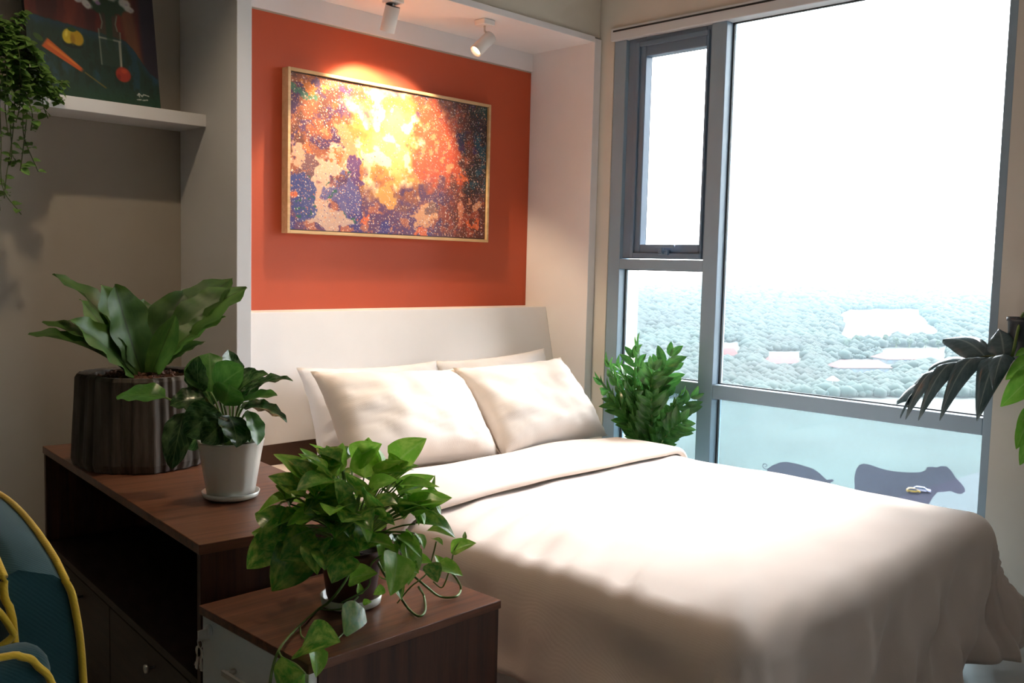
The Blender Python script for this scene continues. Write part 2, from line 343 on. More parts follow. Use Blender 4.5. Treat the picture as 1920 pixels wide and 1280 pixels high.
MB().box(fx0, Yr, WZ0, fx1, Y1, WZ0 + 0.05).build('frame_sill', M['alu'], wn, bevel=0.003)
hd = MB().box(XW - 0.012, Yr, ZH, fx1, Y1 + 0.015, WZ1).build('curtain_track', M['track'], wn, bevel=0.004)
MB().box(XW - 0.0135, Yr, ZH + 0.040, XW - 0.0118, Y1, ZH + 0.048).build('track_slot', M['gasket'], hd)
# casement sash
sx0, sx1 = XW + 0.018, XW + 0.07
MB().box(sx0, 2.695, ZM1 + .004, sx1, 2.795, ZH).box(sx0, Ymul1, ZM1 + .004, sx1, 2.372, ZH).box(sx0, 2.372, 2.207, sx1, 2.695, ZH).box(sx0, 2.372, ZM1 + .004, sx1, 2.695, 1.349).build('casement_sash', M['alud'], wn, bevel=0.004)
MB().box(sx0 - 0.012, 2.725, ZM1 + .006, sx0, 2.745, ZH - 0.02).box(sx0 - 0.012, 2.352, ZM1 + .006, sx0, 2.358, ZH - 0.02).box(sx0 - 0.012, 2.358, ZM1 + .006, sx0, 2.725, ZM1 + 0.03).box(sx0 - 0.012, 2.358, 2.25, sx0, 2.725, ZH - 0.02).build('sash_lip', M['alud'], wn, bevel=0.003)
hn = MB().box(XW - 0.006, 2.52, 1.300, sx0, 2.575, 1.325).box(XW - 0.022, 2.54, 1.305, XW - 0.004, 2.56, 1.345).build('sash_handle', M['alud'], wn, bevel=0.004)
MB().box(XW - 0.03, 2.47, 1.333, XW - 0.016, 2.575, 1.347).build('handle_lever', M['alud'], hn, bevel=0.004)
def pane(y0, y1, z0, z1, mt, g=True):
    p = MB().box(gx, y0, z0, gx + 0.006, y1, z1).build('pane', mt, wn)
    if g:
        e = 0.007; x0, x1 = gx - 0.012, gx
        MB().box(x0, y1 - e, z0, x1, y1, z1).box(x0, y0, z0, x1, y0 + e, z1).box(x0, y0 + e, z0, x1, y1 - e, z0 + e * .6).box(x0, y0 + e, z1 - e * .6, x1, y1 - e, z1).build('gasket', M['gasket'], p)
pane(2.372, 2.695, 1.349, 2.207, M['glass'], False)
pane(Ymul1, 2.80, ZT1, ZM0, M['glass'])
pane(Yr + 0.03, Ymul0, ZT1, ZH, M['glass'])
pane(Ymul1, 2.80, WZ0 + 0.05, ZT0, M['glassf'])
pane(Yr + 0.03, Ymul0, WZ0 + 0.05, ZT0, M['glassf'])

# ---- added window beyond the pier, out of view, to light the bed's foot
wn2 = bpy.data.objects.new('window_added', None); COL.objects.link(wn2); wn2.location = (XW, -1.5, WZ0); struct(wn2)
for ya, yb2 in ((W2A, W2A + 0.05), (W2B - 0.05, W2B), (-1.55, -1.48)): MB().box(fx0, ya, WZ0, fx1, yb2, WZ1).build('frame_post', M['alu'], wn2, bevel=0.003)
for za, zb in ((WZ0, WZ0 + 0.05), (ZT0, ZT1), (ZH, WZ1)): MB().box(fx0, W2A + 0.05, za, fx1, -1.55, zb).box(fx0, -1.48, za, fx1, W2B - 0.05, zb).build('transom', M['alu'], wn2, bevel=0.003)
for ya, yb2 in ((W2A + 0.05, -1.55), (-1.48, W2B - 0.05)):
    MB().box(gx, ya, ZT1, gx + 0.006, yb2, ZH).build('pane', M['glass'], wn2); MB().box(gx, ya, WZ0 + 0.05, gx + 0.006, yb2, ZT0).build('pane', M['glassf'], wn2)

# ---- white alcove round the bed
al = thing('bed_alcove_surround', 'white board surround framing the orange wall above the bed', 'alcove', (2.58, 3.15, 0))
MB().box(PX0, PY, 0.001, PX1, YB - .001, ZC - .001).build('side_panel', M['lam'], al, bevel=0.002)
MB().box(PX2, PY, 0.001, PX3 - .001, YB - .001, NZ + 0.02).build('side_panel', M['lam'], al, bevel=0.002)
MB().box(PX1, PY, NZ, PX2, YB - .001, NZ + 0.028).build('top_panel', M['lam'], al, bevel=0.002)
MB().box(PX1, YB - 0.012, 2.206, PX2, YB, NZ).build('back_strip', M['lam'], al, bevel=0.001)

# ================================================================== PAINTINGS
def vnoise(h, w_, fy, fx, seed):
    rg = np.random.RandomState(seed); g = rg.rand(fy + 2, fx + 2)
    yy = np.linspace(0, fy, h); xx = np.linspace(0, fx, w_); y0 = yy.astype(int); x0 = xx.astype(int)
    ty = (yy - y0)[:, None]; tx = (xx - x0)[None, :]; ty = ty * ty * (3 - 2 * ty); tx = tx * tx * (3 - 2 * tx)
    a = g[y0][:, x0]; b = g[y0][:, x0 + 1]; c = g[y0 + 1][:, x0]; d = g[y0 + 1][:, x0 + 1]
    return (a * (1 - tx) + b * tx) * (1 - ty) + (c * (1 - tx) + d * tx) * ty
def fbm(h, w_, f, seed, o=4):
    r = np.zeros((h, w_)); am = 1; tot = 0
    for k in range(o):
        r += am * vnoise(h, w_, f * 2 ** k, int(f * 1.67) * 2 ** k, seed + k); tot += am; am *= 0.55
    return r / tot
def sm(x, a, b):
    t = np.clip((x - a) / (b - a), 0, 1); return t * t * (3 - 2 * t)
def painted(name, img, P, mt, parent):
    """grid mesh whose vertices carry paint colours; img[h,w,3] sRGB 0..255, P(u,v) -> point"""
    h, w_, _ = img.shape
    vs = [P(j / (w_ - 1), i / (h - 1)) for i in range(h) for j in range(w_)]
    fs = [(i * w_ + j, (i + 1) * w_ + j, (i + 1) * w_ + j + 1, i * w_ + j + 1) for i in range(h - 1) for j in range(w_ - 1)]
    me = bpy.data.meshes.new(name); me.from_pydata(vs, [], fs); me.materials.append(mt)
    c = np.clip(img / 255.0, 0, 1); c = np.where(c <= 0.04045, c / 12.92, ((c + 0.055) / 1.055) ** 2.4)
    at_ = me.color_attributes.new('Col', 'FLOAT_COLOR', 'POINT'); buf = np.ones((h * w_, 4), dtype=np.float32); buf[:, :3] = c.reshape(-1, 3)
    at_.data.foreach_set('color', buf.ravel())
    return link(name, me, parent)
def abstract():
    h, w_ = 300, 500; v, u = np.mgrid[0:1:h * 1j, 0:1:w_ * 1j]
    u = u + (fbm(h, w_, 9, 90) - .5) * .10 + (fbm(h, w_, 30, 95, 3) - .5) * .05; v = v + (fbm(h, w_, 9, 110) - .5) * .16 + (fbm(h, w_, 30, 115, 3) - .5) * .08
    n1, n2, n3, n4 = fbm(h, w_, 4, 1), fbm(h, w_, 7, 20), fbm(h, w_, 12, 40), fbm(h, w_, 25, 60, 3)
    img = np.zeros((h, w_, 3))
    def mix(mask, col):
        nonlocal img
        img = img * (1 - mask[..., None]) + np.array(col, float) * mask[..., None]
    img[:] = (96, 52, 44)
    mix(sm(n2, .42, .6), (150, 84, 56)); mix(sm(n3, .55, .66) * .8, (66, 40, 96))
    # centre warm
    r = np.hypot((u - .50) / .26, (v - .36) / .42) + (n2 - .5) * 1.2
    mix(1 - sm(r, .55, 1.15), (226, 150, 70)); mix((1 - sm(r, .2, .8)) * .9, (240, 214, 130)); mix((1 - sm(r, .5, 1.0)) * sm(n3, .5, .6) * .8, (250, 240, 215))
    # orange red right of centre
    r = np.hypot((u - .72) / .16, (v - .36) / .36) + (n3 - .5) * 1.3
    mix((1 - sm(r, .6, 1.1)) * .9, (206, 84, 48)); mix((1 - sm(r, .4, 1.0)) * sm(n4, .55, .65), (240, 150, 100))
    # dark teal far right
    r = sm(u + (n2 - .5) * .35, .84, .93)
    mix(r * .95, (44, 36, 42)); mix(r * sm(n3, .5, .62) * (1 - sm(v, .55, .75)), (38, 78, 92)); mix(sm(u, .86, .97) * (1 - sm(v, .0, .12)), (40, 70, 66))
    # lower band purple and brown
    r = sm(v + (n1 - .5) * .35, .62, .78) * (1 - sm(u, .70, .85))
    mix(r * .8, (92, 58, 110)); mix(r * sm(n2, .5, .6), (64, 50, 118)); mix(r * sm(n3, .56, .64), (170, 96, 74))
    r = sm(v, .6, .8) * sm(u, .6, .85); mix(r * .8, (104, 44, 36)); mix(r * sm(n3, .55, .63), (150, 66, 46))
    # cream shapes at left
    def blob(cx, cy, rx, ry, col, k=.5, ns=n2, a=.9):
        rr = np.hypot((u - cx) / rx, (v - cy) / ry) + (ns - .5) * k * 2; mix((1 - sm(rr, .85, 1.05)) * a, col)
    blob(.17, .55, .16, .10, (226, 186, 158), .9); blob(.05, .52, .06, .10, (214, 170, 140), .8); blob(.14, .78, .07, .16, (222, 180, 150), .9, n3)
    blob(.16, .93, .13, .06, (206, 172, 150), .9, n3); blob(.28, .5, .05, .12, (240, 214, 170), .9, n3); blob(.24, .42, .06, .14, (206, 140, 96), 1., n3)
    blob(.05, .82, .06, .16, (58, 66, 128), .9, n3); blob(.24, .74, .08, .10, (92, 84, 140), .9, n3); blob(.07, .57, .03, .12, (110, 70, 76), .5, n3)
    blob(.30, .57, .035, .10, (90, 52, 110), .7, n3); blob(.66, .82, .06, .09, (222, 160, 110), .9, n3); blob(.68, .78, .03, .04, (120, 80, 70), .9, n3)
    blob(.46, .73, .05, .08, (226, 160, 80), .6, n3); blob(.86, .80, .02, .12, (210, 130, 96), .8, n4); blob(.94, .78, .035, .03, (226, 160, 120), .8, n4); blob(.05, .10, .08, .05, (60, 110, 90), .8, n3); blob(.10, .06, .07, .03, (210, 120, 40), .8, n3)
    for cx, cy in ((.07, .45), (.20, .50), (.01, .79), (.64, .97), (.93, .90), (.87, .55), (.77, .29), (.33, .92)):
        blob(cx, cy, .022, .034, (226, 104, 50), .2, n3)
    # speckle
    rg = np.random.RandomState(5)
    for k in range(9000):
        x, y = rg.rand(), rg.rand()
        dens = 1 - .5 * (np.hypot((x - .5) / .25, (y - .4) / .4) < 1)
        if rg.rand() > dens: continue
        i, j = int(y * (h - 2)), int(x * (w_ - 2)); c = [(238, 214, 190), (232, 160, 110), (214, 120, 70), (70, 54, 120), (245, 235, 225), (190, 140, 150)][rg.choice(6, p=[.3, .2, .15, .12, .13, .1])]
        s = 1 + (rg.rand() < .28) + (rg.rand() < .07)
        img[i:i + s, j:j + s] = img[i:i + s, j:j + s] * .15 + np.array(c) * .85
    for k in range(14):
        x, y = rg.rand() * .3, .6 + rg.rand() * .38; blob(x, y, .006 + .008 * rg.rand(), .012 + .012 * rg.rand(), (40, 90, 76), .1)
    return img
pf = thing('framed_picture', 'large abstract splatter painting in thin pale wooden frame on orange wall', 'picture', (2.62, YB - 0.02, 1.34))
x0, x1, z0, z1 = 2.057, 3.168, 1.345, 1.998
yf, yb_ = YB - 0.045, YB
t = 0.013
for (a, b, c, d) in ((x0, x0 + t, z0, z1), (x1 - t, x1, z0, z1), (x0 + t, x1 - t, z0, z0 + t), (x0 + t, x1 - t, z1 - t, z1)):
    MB().box(a, yf, c, b, yb_, d).build('frame_bar', M['frame'], pf, bevel=0.0015)
MB().box(x0 + t, YB - 0.03, z0 + t, x1 - t, YB, z1 - t).build('backing', M['black'], pf)
painted('canvas', abstract(), lambda u, v: (x0 + t + .004 + u * (x1 - x0 - 2 * t - .008), YB - 0.034, z1 - t - .004 - v * (z1 - z0 - 2 * t - .008)), vcol_mat('abstract_paint', 0.4), pf)

def still_life():
    # picture coordinates follow the part in view: x 0..245, y -150..205 (top..bottom)
    h, w_ = 300, 200; yy, xx = np.mgrid[-150:205:h * 1j, 0:245:w_ * 1j]
    n1, n2 = fbm(h, w_, 6, 3), fbm(h, w_, 16, 9)
    img = np.zeros((h, w_, 3)); img[:] = (92, 36, 30)
    def mix(mask, col):
        nonlocal img
        img = img * (1 - mask[..., None]) + np.array(col, float) * mask[..., None]
    fold = np.sin(xx / 13 + n1 * 3 + yy * .01)
    mix(sm(fold, .2, .9) * .6, (128, 52, 36)); mix(sm(-fold, .3, .9) * .7, (58, 26, 28)); mix(sm(xx, 205, 222), (40, 34, 48)); mix(sm(xx + yy * -.12, 168, 180) * (1 - sm(xx + yy * -.12, 194, 206)) * .8, (120, 78, 52))
    edge = 58 + xx * .10 + sm(xx, 175, 245) * 62 + (n2 - .5) * 6
    tb = sm(yy, edge - 2, edge + 2); mix(tb, (20, 52, 44)); mix(tb * sm(n1, .45, .62), (26, 64, 72)); mix(tb * sm(n2, .52, .62) * .6, (16, 40, 30)); mix(tb * sm(yy, 165, 200) * .5, (28, 76, 50))
    mix(tb * (1 - sm(yy, edge, edge + 26)) * .6, (32, 66, 88))
    def ell(cx, cy, rx, ry, col, ang=0, a=1., soft=.25, k=0):
        c, s = math.cos(ang), math.sin(ang); dx, dy = xx - cx, yy - cy
        r = np.hypot((dx * c + dy * s) / rx, (-dx * s + dy * c) / ry) + (n2 - .5) * k; mix((1 - sm(r, 1 - soft, 1)) * a, col)
    ell(82, 102, 22, 9, (10, 30, 26), 0, .8)
    ell(75, 88, 13, 17, (206, 176, 34), .25); ell(90, 89, 14, 17, (190, 150, 24), -.25); ell(82, 94, 6, 14, (150, 108, 18), 0, .7, .6); ell(71, 84, 4, 9, (240, 220, 90), .2, .8, .6); ell(82, 74, 9, 5, (34, 72, 36), 0)
    # carrot
    ang = math.atan2(45, 68); c, s = math.cos(ang), math.sin(ang); dx, dy = xx - 30, yy - 107; lu, lv = dx * c + dy * s, -dx * s + dy * c
    wd = 11 - lu * .085
    mix((1 - sm(np.abs(lv) - wd, -2, 1)) * sm(lu, -2, 3) * (1 - sm(lu, 74, 84)), (196, 86, 28)); mix((1 - sm(np.abs(lv + 2.5) - wd * .3, -1, 1)) * sm(lu, 2, 8) * (1 - sm(lu, 60, 74)) * .7, (228, 128, 46)); ell(20, 100, 11, 6, (60, 92, 30), .6, .8)
    mix((1 - sm(np.abs(lv + (lu - 84) * .02), 1, 2)) * sm(lu, 82, 85) * (1 - sm(lu, 128, 132)) * .8, (120, 100, 40))
    # vase
    vw = np.where(yy < 62, 14 + np.abs(yy - 48) * .22, 22 - (yy - 62) * .02)
    ins = (1 - sm(np.abs(xx - 153), vw - 1, vw + 1)) * sm(yy, 28, 31) * (1 - sm(yy, 131, 135))
    mix(ins * .65, (44, 66, 56)); mix(ins * sm(np.abs(xx - 153), vw - 4, vw - 1) * .7, (150, 152, 132)); mix(ins * (1 - sm(np.abs(yy - 80 - (xx - 153) * .05), 1, 2.5)) * .7, (170, 170, 150)); mix(ins * (1 - sm(np.abs(xx - 153), 4, 8)) * (1 - sm(yy, 70, 110)) * .8, (24, 60, 40)); mix(ins * (1 - sm(np.abs(xx - 171), 1, 3)) * sm(yy, 78, 84) * .6, (200, 190, 170))
    # foliage and flowers
    ell(153, 10, 42, 24, (30, 62, 42), 0, .95, .3, .6); ell(150, -60, 75, 55, (36, 66, 44), 0, .8, .4, .9)
    rg = np.random.RandomState(11)
    for cx, cy in ((96, 12), (112, 18), (130, 4), (160, -6), (188, 2), (196, 12), (118, -8), (145, -20), (175, -30), (100, -30), (130, -50), (160, -65), (190, -50), (95, -75), (140, -95), (180, -90)):
        ell(cx, cy, 11 + rg.rand() * 4, 8 + rg.rand() * 4, (206, 204, 196), rg.rand(), .9, .5, .5); ell(cx + 3, cy + 2, 4, 3, (168, 150, 170), 0, .7, .6)
    ell(135, 12, 7, 5, (150, 120, 160), 0, .9, .5)
    ell(174, 146, 17, 17, (158, 44, 26)); ell(176, 139, 9, 7, (196, 70, 36), 0, .8, .7); ell(165, 152, 6, 9, (110, 26, 20), 0, .6, .7)
    for pts in ([(199, 183), (203, 179), (208, 184), (212, 180), (222, 182)], [(203, 186), (202, 180)], [(198, 192), (206, 191)], [(209, 192), (219, 190)]):
        for (ax, ay), (bx, by) in zip(pts, pts[1:]):
            L = math.hypot(bx - ax, by - ay); tt = np.clip(((xx - ax) * (bx - ax) + (yy - ay) * (by - ay)) / L ** 2, 0, 1)
            mix((1 - sm(np.hypot(xx - ax - tt * (bx - ax), yy - ay - tt * (by - ay)), .5, 1.5)) * .85, (214, 214, 204))
    return img

# ---- shelf with painting
SZ = 1.741
sh = tag(MB().box(0.35, 3.16, SZ - 0.043, PX0, YB, SZ).build('wall_shelf', M['lam'], None, bevel=0.002), 'long white floating shelf on the wall beside the alcove', 'shelf')
cp = thing('canvas_painting', 'dark still life painting of a vase, pepper and carrot leaning on the shelf', 'painting', (1.27, 3.2, SZ))
cx0, cx1 = 1.062, 1.482
cH = 0.61; lean = 0.10
def CP(u, v, off=0.0):
    z = cH * (1 - v); return (cx0 + u * (cx1 - cx0), 3.195 + lean * (1 - v) - off, SZ + z * 0.985 + 0.002)
painted('canvas', still_life(), lambda u, v: CP(u, v, 0.0006), vcol_mat('still_life_paint', 0.5), cp)
cb = [CP(0, 1), CP(1, 1), CP(1, 0), CP(0, 0)]
MB().add([Vector(q) for q in cb] + [Vector(q) + Vector((0, 0.022, 0)) for q in cb], [(0, 1, 2, 3), (7, 6, 5, 4), (0, 4, 5, 1), (1, 5, 6, 2), (2, 6, 7, 3), (3, 7, 4, 0)]).build('stretcher', M['black'], cp)

# ================================================================== SPOT LAMPS
def emis(name, col, st):
    mt = bpy.data.materials.new(name); mt.use_nodes = True; n = mt.node_tree; n.nodes.clear(); o = N(n, 'OutputMaterial'); e = N(n, 'Emission'); e.inputs[0].default_value = (*col, 1); e.inputs[1].default_value = st; n.links.new(e.outputs[0], o.inputs[0]); return mt
M['glow'] = emis('warm_led', (1.0, 0.72, 0.40), 14)
def spot(label, base, top, axis, length, rad, power, size, aim, cap):
    t = thing('ceiling_spotlight', label, 'spotlight', base, 'spotlights inside the alcove top')
    bx, by, bz = base
    MB().box(bx - 0.032, by - 0.032, bz - 0.024, bx + 0.032, by + 0.032, bz - 0.0005).build('mount', M['lampw'], t, bevel=0.004)
    top = Vector(top); ax = Vector(axis).normalized(); q = ax.to_track_quat('Z', 'Y').to_matrix().to_4x4()
    MB().tube([(bx, by, bz - 0.02), (bx, by, bz - 0.045 if bz - 0.045 > top.z else (bz - .02 + top.z) / 2), top + ax * 0.01], 0.0045, 8).build('stem', M['chrome'], t, smooth=True)
    prof = [(0, 0), (rad * .9, 0), (rad, 0.004), (rad, length), (rad * .86, length), (rad * .80, length - 0.015), (0, length - 0.018)]
    MB().lathe(prof[2:6], top, 28, q).build('body', M['lampw'], t, smooth=True)
    MB().lathe([(0.0001, 0.003), (rad * .97, 0.003), (rad * .97, 0.008), (0.0001, 0.008)], top, 28, q).build('cap', cap, t)
    MB().lathe([(0.0001, length - 0.014), (rad * .78, length - 0.014), (rad * .78, length - 0.016), (0.0001, length - 0.016)], top, 24, q).build('lens', M['glow'], t)
    l = bpy.data.lights.new('spot_beam', 'SPOT'); l.energy = power; l.color = (1.0, 0.74, 0.46); l.spot_size = R_(size); l.spot_blend = 0.35; l.shadow_soft_size = 0.012
    lo = bpy.data.objects.new('spot_beam', l); COL.objects.link(lo); p = top + ax * (length + 0.004)
    lo.rotation_euler = (Vector(aim) - p).to_track_quat('-Z', 'Y').to_euler(); lo.location = p - Vector(base); lo.parent = t
    return t
a = Vector((2.393, 3.085, 2.262)); d = Vector((0.03, 0.42, -1)).normalized()
spot('white spotlight with dark cap hanging above the middle of the picture', (2.393, 3.085, NZ), a, d, 0.105, 0.030, 40, 104, (2.50, 3.36, 1.45), M['black'])
a = at(921, 68, 1, 3.05); b = at(893, 95, 1, 3.06)
spot('tilted white spotlight with lit mouth at the right above the picture', (2.869, 3.055, NZ), a, b - a, (b - a).length + .006, 0.028, 12.0, 100, (2.42, 3.30, 1.45), M['lampw'])

# ceiling downlight of the room, above the wall shelf
dl = thing('ceiling_downlight', 'small round recessed ceiling downlight in front of the shelf wall', 'downlight', (1.05, 2.35, ZC))
MB().lathe([(0.035, -0.004), (0.05, -0.006), (0.052, 0.0)], (1.05, 2.35, ZC), 28).build('trim_ring', M['lampw'], dl, smooth=True)
MB().lathe([(0.0001, -0.003), (0.034, -0.003), (0.034, -0.001), (0.0001, -0.001)], (1.05, 2.35, ZC), 24).build('lens', M['glow'], dl)
l = bpy.data.lights.new('downlight_beam', 'SPOT'); l.energy = 34; l.color = (1.0, 0.78, 0.52); l.spot_size = R_(110); l.spot_blend = 0.6; l.shadow_soft_size = 0.04
lo = bpy.data.objects.new('downlight_beam', l); COL.objects.link(lo); lo.parent = dl; lo.location = (0, 0, -0.012)

# ================================================================== BED
bed = thing('bed', 'white bed with tall plain white headboard filling the alcove', 'bed', (2.45, 2.1, 0))
MB().prism([(3.10, 0.545), (3.135, 0.545), (3.345, 0.545), (3.358, 1.036), (3.215, 1.036)], 0, PX1 + 0.001, PX2 - 0.001).build('headboard', M['lam'], bed, bevel=0.002)
MB().box(PX1 + 0.001, 3.112, 0.10, PX2 - 0.001, 3.14, 0.5445).build('head_rail', M['bedrail'], bed)
MB().box(1.72, 1.02, 0.06, 3.16, 3.11, 0.27).build('bed_base', M['base'], bed, bevel=0.01)
for x in (1.8, 3.08):
    for y in (1.1, 3.0): MB().lathe([(0.03, 0), (0.03, 0.06)], (x, y, 0), 12).build('leg', M['black'], bed)
def rbox(x0, y0, z0, x1, y1, z1, r, n=3):
    import bmesh
    bm = bmesh.new(); bmesh.ops.create_cube(bm, size=1)
    for v in bm.verts: v.co = Vector(((x0 + x1) / 2 + v.co.x * (x1 - x0), (y0 + y1) / 2 + v.co.y * (y1 - y0), (z0 + z1) / 2 + v.co.z * (z1 - z0)))
    bmesh.ops.bevel(bm, geom=bm.edges[:], offset=r, segments=n, affect='EDGES', profile=0.5)
    me = bpy.data.meshes.new('m'); bm.to_mesh(me); bm.free()
    for p in me.polygons: p.use_smooth = True
    return me
mm = rbox(1.70, 1.0, 0.272, 3.175, 3.105, 0.475, 0.04); mm.materials.append(M['sheet'])
tag(link('mattress', mm), 'thick mattress in a pale fitted sheet under the beige duvet', 'mattress')

def duvet_surface(X0, X1, Y0, Y1, oL, oR, oF, zt, R, flareL, flareR, flareF, step, seed, wr=1.0):
    na = int((X1 - X0 + oL + oR) / step); nb = int((Y1 - Y0 + oF) / step); vs = []
    for i in range(nb + 1):
        b = Y0 - oF + (Y1 - Y0 + oF) * i / nb
        for j in range(na + 1):
            a = X0 - oL + (X1 - X0 + oL + oR) * j / na
            ex = a - X1 if a > X1 else (a - X0 if a < X0 else 0.0); ey = b - Y0 if b < Y0 else 0.0
            d = math.hypot(ex, ey)
            px, py = min(max(a, X0), X1), max(b, Y0)
            edge = min(px - X0, X1 - px, py - Y0)
            z = zt + 0.012 * (1 - math.exp(-edge / 0.25))
            nz = noise.noise(Vector((a * 2.2, b * 2.2, seed))) * 0.012 + noise.noise(Vector((a * 6, b * 6, seed + 3))) * 0.004
            st = noise.noise(Vector((a * 2.0 + b * 1.5, (b * 0.8 - a * .3) * 21, seed + 9))) * 0.024 * math.exp(-max(0, a - X0) / 0.30) * min(1, 0.25 + max(0, a - X0 + 0.12) * 4)
            if d < 1e-9:
                vs.append((px, py, z + (nz + st) * wr)); continue
            ux, uy = ex / d, ey / d
            fl = flareF * uy * uy + (flareL if ex < 0 else flareR) * ux * ux
            if ex and ey: fl += 0.24 * abs(ux * uy) * 2
            if d < R * math.pi / 2:
                th = d / R; o, dr = R * math.sin(th), R * (1 - math.cos(th))
            else:
                q = d - R * math.pi / 2; dr = R + q * (1 - 0.35 * fl); o = R + q * fl
            s = (b if abs(ux) > abs(uy) else a)
            per = a * 1.0 - b * 1.0
            k = max(0, dr - R * .6)
            fold = (math.sin(per * 15 + 3 * noise.noise(Vector((a * 1.5, b * 1.5, seed + 5)))) * 0.10 + noise.noise(Vector((a * 9 * abs(uy) + b * 9 * abs(ux), (d) * 2.0, seed + 7))) * 0.26 + noise.noise(Vector((a * 5, b * 5, d * 7 + seed))) * 0.10) * k
            o += fold; zz = z - dr
            vs.append((px + ux * o, py + uy * o, max(0.012, zz + (nz + st * .7) * max(0, 1 - dr / .3) * wr)))
    k = na + 1
    fs = [(i * k + j, i * k + j + 1, (i + 1) * k + j + 1, (i + 1) * k + j) for i in range(nb) for j in range(na)]
    me = bpy.data.meshes.new('duvet'); me.from_pydata(vs, [], fs); me.materials.append(M['duvet'])
    for p in me.polygons: p.use_smooth = True
    return me
Rd = 0.085
dv = link('duvet', duvet_surface(1.66 + Rd, 3.205 - Rd, 0.935 + Rd + .02, 2.46, 0.335, 0.27, 0.50, 0.497, Rd, 0.10, 0.02, 0.06, 0.016, 2.0))
sd = dv.modifiers.new('thick', 'SOLIDIFY'); sd.thickness = 0.012; sd.offset = -1
tag(dv, 'beige duvet spread over the bed and hanging at the foot', 'duvet')
# turned-down band of the duvet: rolled front edge, running back towards the pillows
vs, fs = [], []
na = 110; prof = []
for k in range(7):
    th = -math.pi / 2 - k / 6 * math.pi; prof.append((2.075 + 0.014 * math.cos(th) , 0.016 + 0.014 * math.sin(th)))
for k in range(1, 15): prof.append((2.075 + k * 0.47 / 14, 0.030 - 0.024 * max(0, (k - 11) / 3)))
for (y, h) in prof:
    for j in range(na + 1):
        a = 1.66 + Rd - 0.30 + (3.205 - 1.66 - 2 * Rd + 0.30 + 0.22) * j / na
        X0, X1 = 1.66 + Rd, 3.205 - Rd; ex = a - X1 if a > X1 else (a - X0 if a < X0 else 0); px = min(max(a, X0), X1)
        sl = 0.062 * (a - 1.7) + 0.012 * noise.noise(Vector((a * 4, 0, 4)))
        z = 0.503 + 0.012 * (1 - math.exp(-min(px - X0, X1 - px) / .25)) + noise.noise(Vector((a * 3, y * 4, 31))) * 0.010 + noise.noise(Vector((a * 2.2, y * 2.2, 2.0))) * 0.010
        rr = Rd + h; d = abs(ex); sg = 1 if ex > 0 else -1
        if d < Rd * math.pi / 2: th = d / Rd; o, dr = rr * math.sin(th), rr * math.cos(th)
        else: q = d - Rd * math.pi / 2; o, dr = rr + q * .03, -q
        vs.append((px + sg * o if d else px, y + sl * (1 - (y - 2.075) / .47), z - Rd + (dr if d else rr)))
k = na + 1
fs = [(i * k + j, i * k + j + 1, (i + 1) * k + j + 1, (i + 1) * k + j) for i in range(len(prof) - 1) for j in range(na)]
me = bpy.data.meshes.new('turned_down_band'); me.from_pydata(vs, [], fs); me.materials.append(M['duvet'])
for p in me.polygons: p.use_smooth = True
fb = link('turned_down_band', me, dv); sd = fb.modifiers.new('thick', 'SOLIDIFY'); sd.thickness = 0.006; sd.offset = -1

# ---- pillows
def pillow(name, label, mat, W, H, T, bottom, lean, yaw, roll, seed, group):
    nu, nv = 36, 26; vs = []; fs = []
    for side in (1, -1):
        for i in range(nv + 1):
            for j in range(nu + 1):
                u, v = -1 + 2 * j / nu, -1 + 2 * i / nv
                pin = 1 - 0.075 * (1 - abs(v) ** 2.2) * abs(u) ** 3 * 0.9; pin2 = 1 - 0.085 * (1 - abs(u) ** 2.2) * abs(v) ** 3
                x = u * W / 2 * pin; z = v * H / 2 * pin2
                prof = max(0, (1 - abs(u) ** 3.2)) ** 0.62 * max(0, (1 - abs(v) ** 2.6)) ** 0.62
                th = T / 2 * prof * (1 + 0.16 * (-v))
                wrk = noise.noise(Vector((u * 2.3, v * 2.3, seed + side))) * 0.020 * prof + noise.noise(Vector((u * 5 + v * 2, v * 6, seed + 4 * side))) * 0.010 * prof
                ed = (1 - prof) * noise.noise(Vector((u * 9, v * 9, seed + 7))) * 0.008
                y = -side * th - wrk * side + ed
                vs.append((x, y, z + H / 2))
    k = nu + 1; n1 = (nv + 1) * k
    for s in (0, 1):
        for i in range(nv):
            for j in range(nu):
                q = (s * n1 + i * k + j, s * n1 + i * k + j + 1, s * n1 + (i + 1) * k + j + 1, s * n1 + (i + 1) * k + j); fs.append(q if s == 0 else tuple(reversed(q)))
    me = bpy.data.meshes.new(name); me.from_pydata(vs, [], fs); me.materials.append(mat)
    import bmesh
    bm = bmesh.new(); bm.from_mesh(me); bmesh.ops.remove_doubles(bm, verts=bm.verts, dist=0.0012); bmesh.ops.recalc_face_normals(bm, faces=bm.faces); bm.to_mesh(me); bm.free()
    for p in me.polygons: p.use_smooth = True
    o = link(name, me); o.location = bottom; o.rotation_euler = (R_(-lean), R_(roll), R_(yaw))
    tag(o, label, 'pillow', group); return o
pillow('pillow', 'white pillow at the left standing against the headboard behind a cream one', M['pilw'], 0.70, 0.385, 0.15, (2.30, 2.93, 0.475), 24, 0, 1, 1.0, 'pillows on the bed')
pillow('pillow', 'white pillow at the right standing against the headboard behind a cream one', M['pilw'], 0.70, 0.395, 0.15, (3.01, 2.935, 0.470), 24, 0, -2, 5.0, 'pillows on the bed')
pillow('pillow', 'cream pillow nearest the green trailing plant, front left of the bed', M['pilb'], 0.70, 0.43, 0.19, (2.215, 2.60, 0.498), 40, -4, 2, 9.0, 'pillows on the bed')
pillow('pillow', 'cream pillow nearest the window, front right of the bed', M['pilb'], 0.72, 0.43, 0.19, (2.895, 2.575, 0.494), 40, 5, 0, 14.0, 'pillows on the bed')

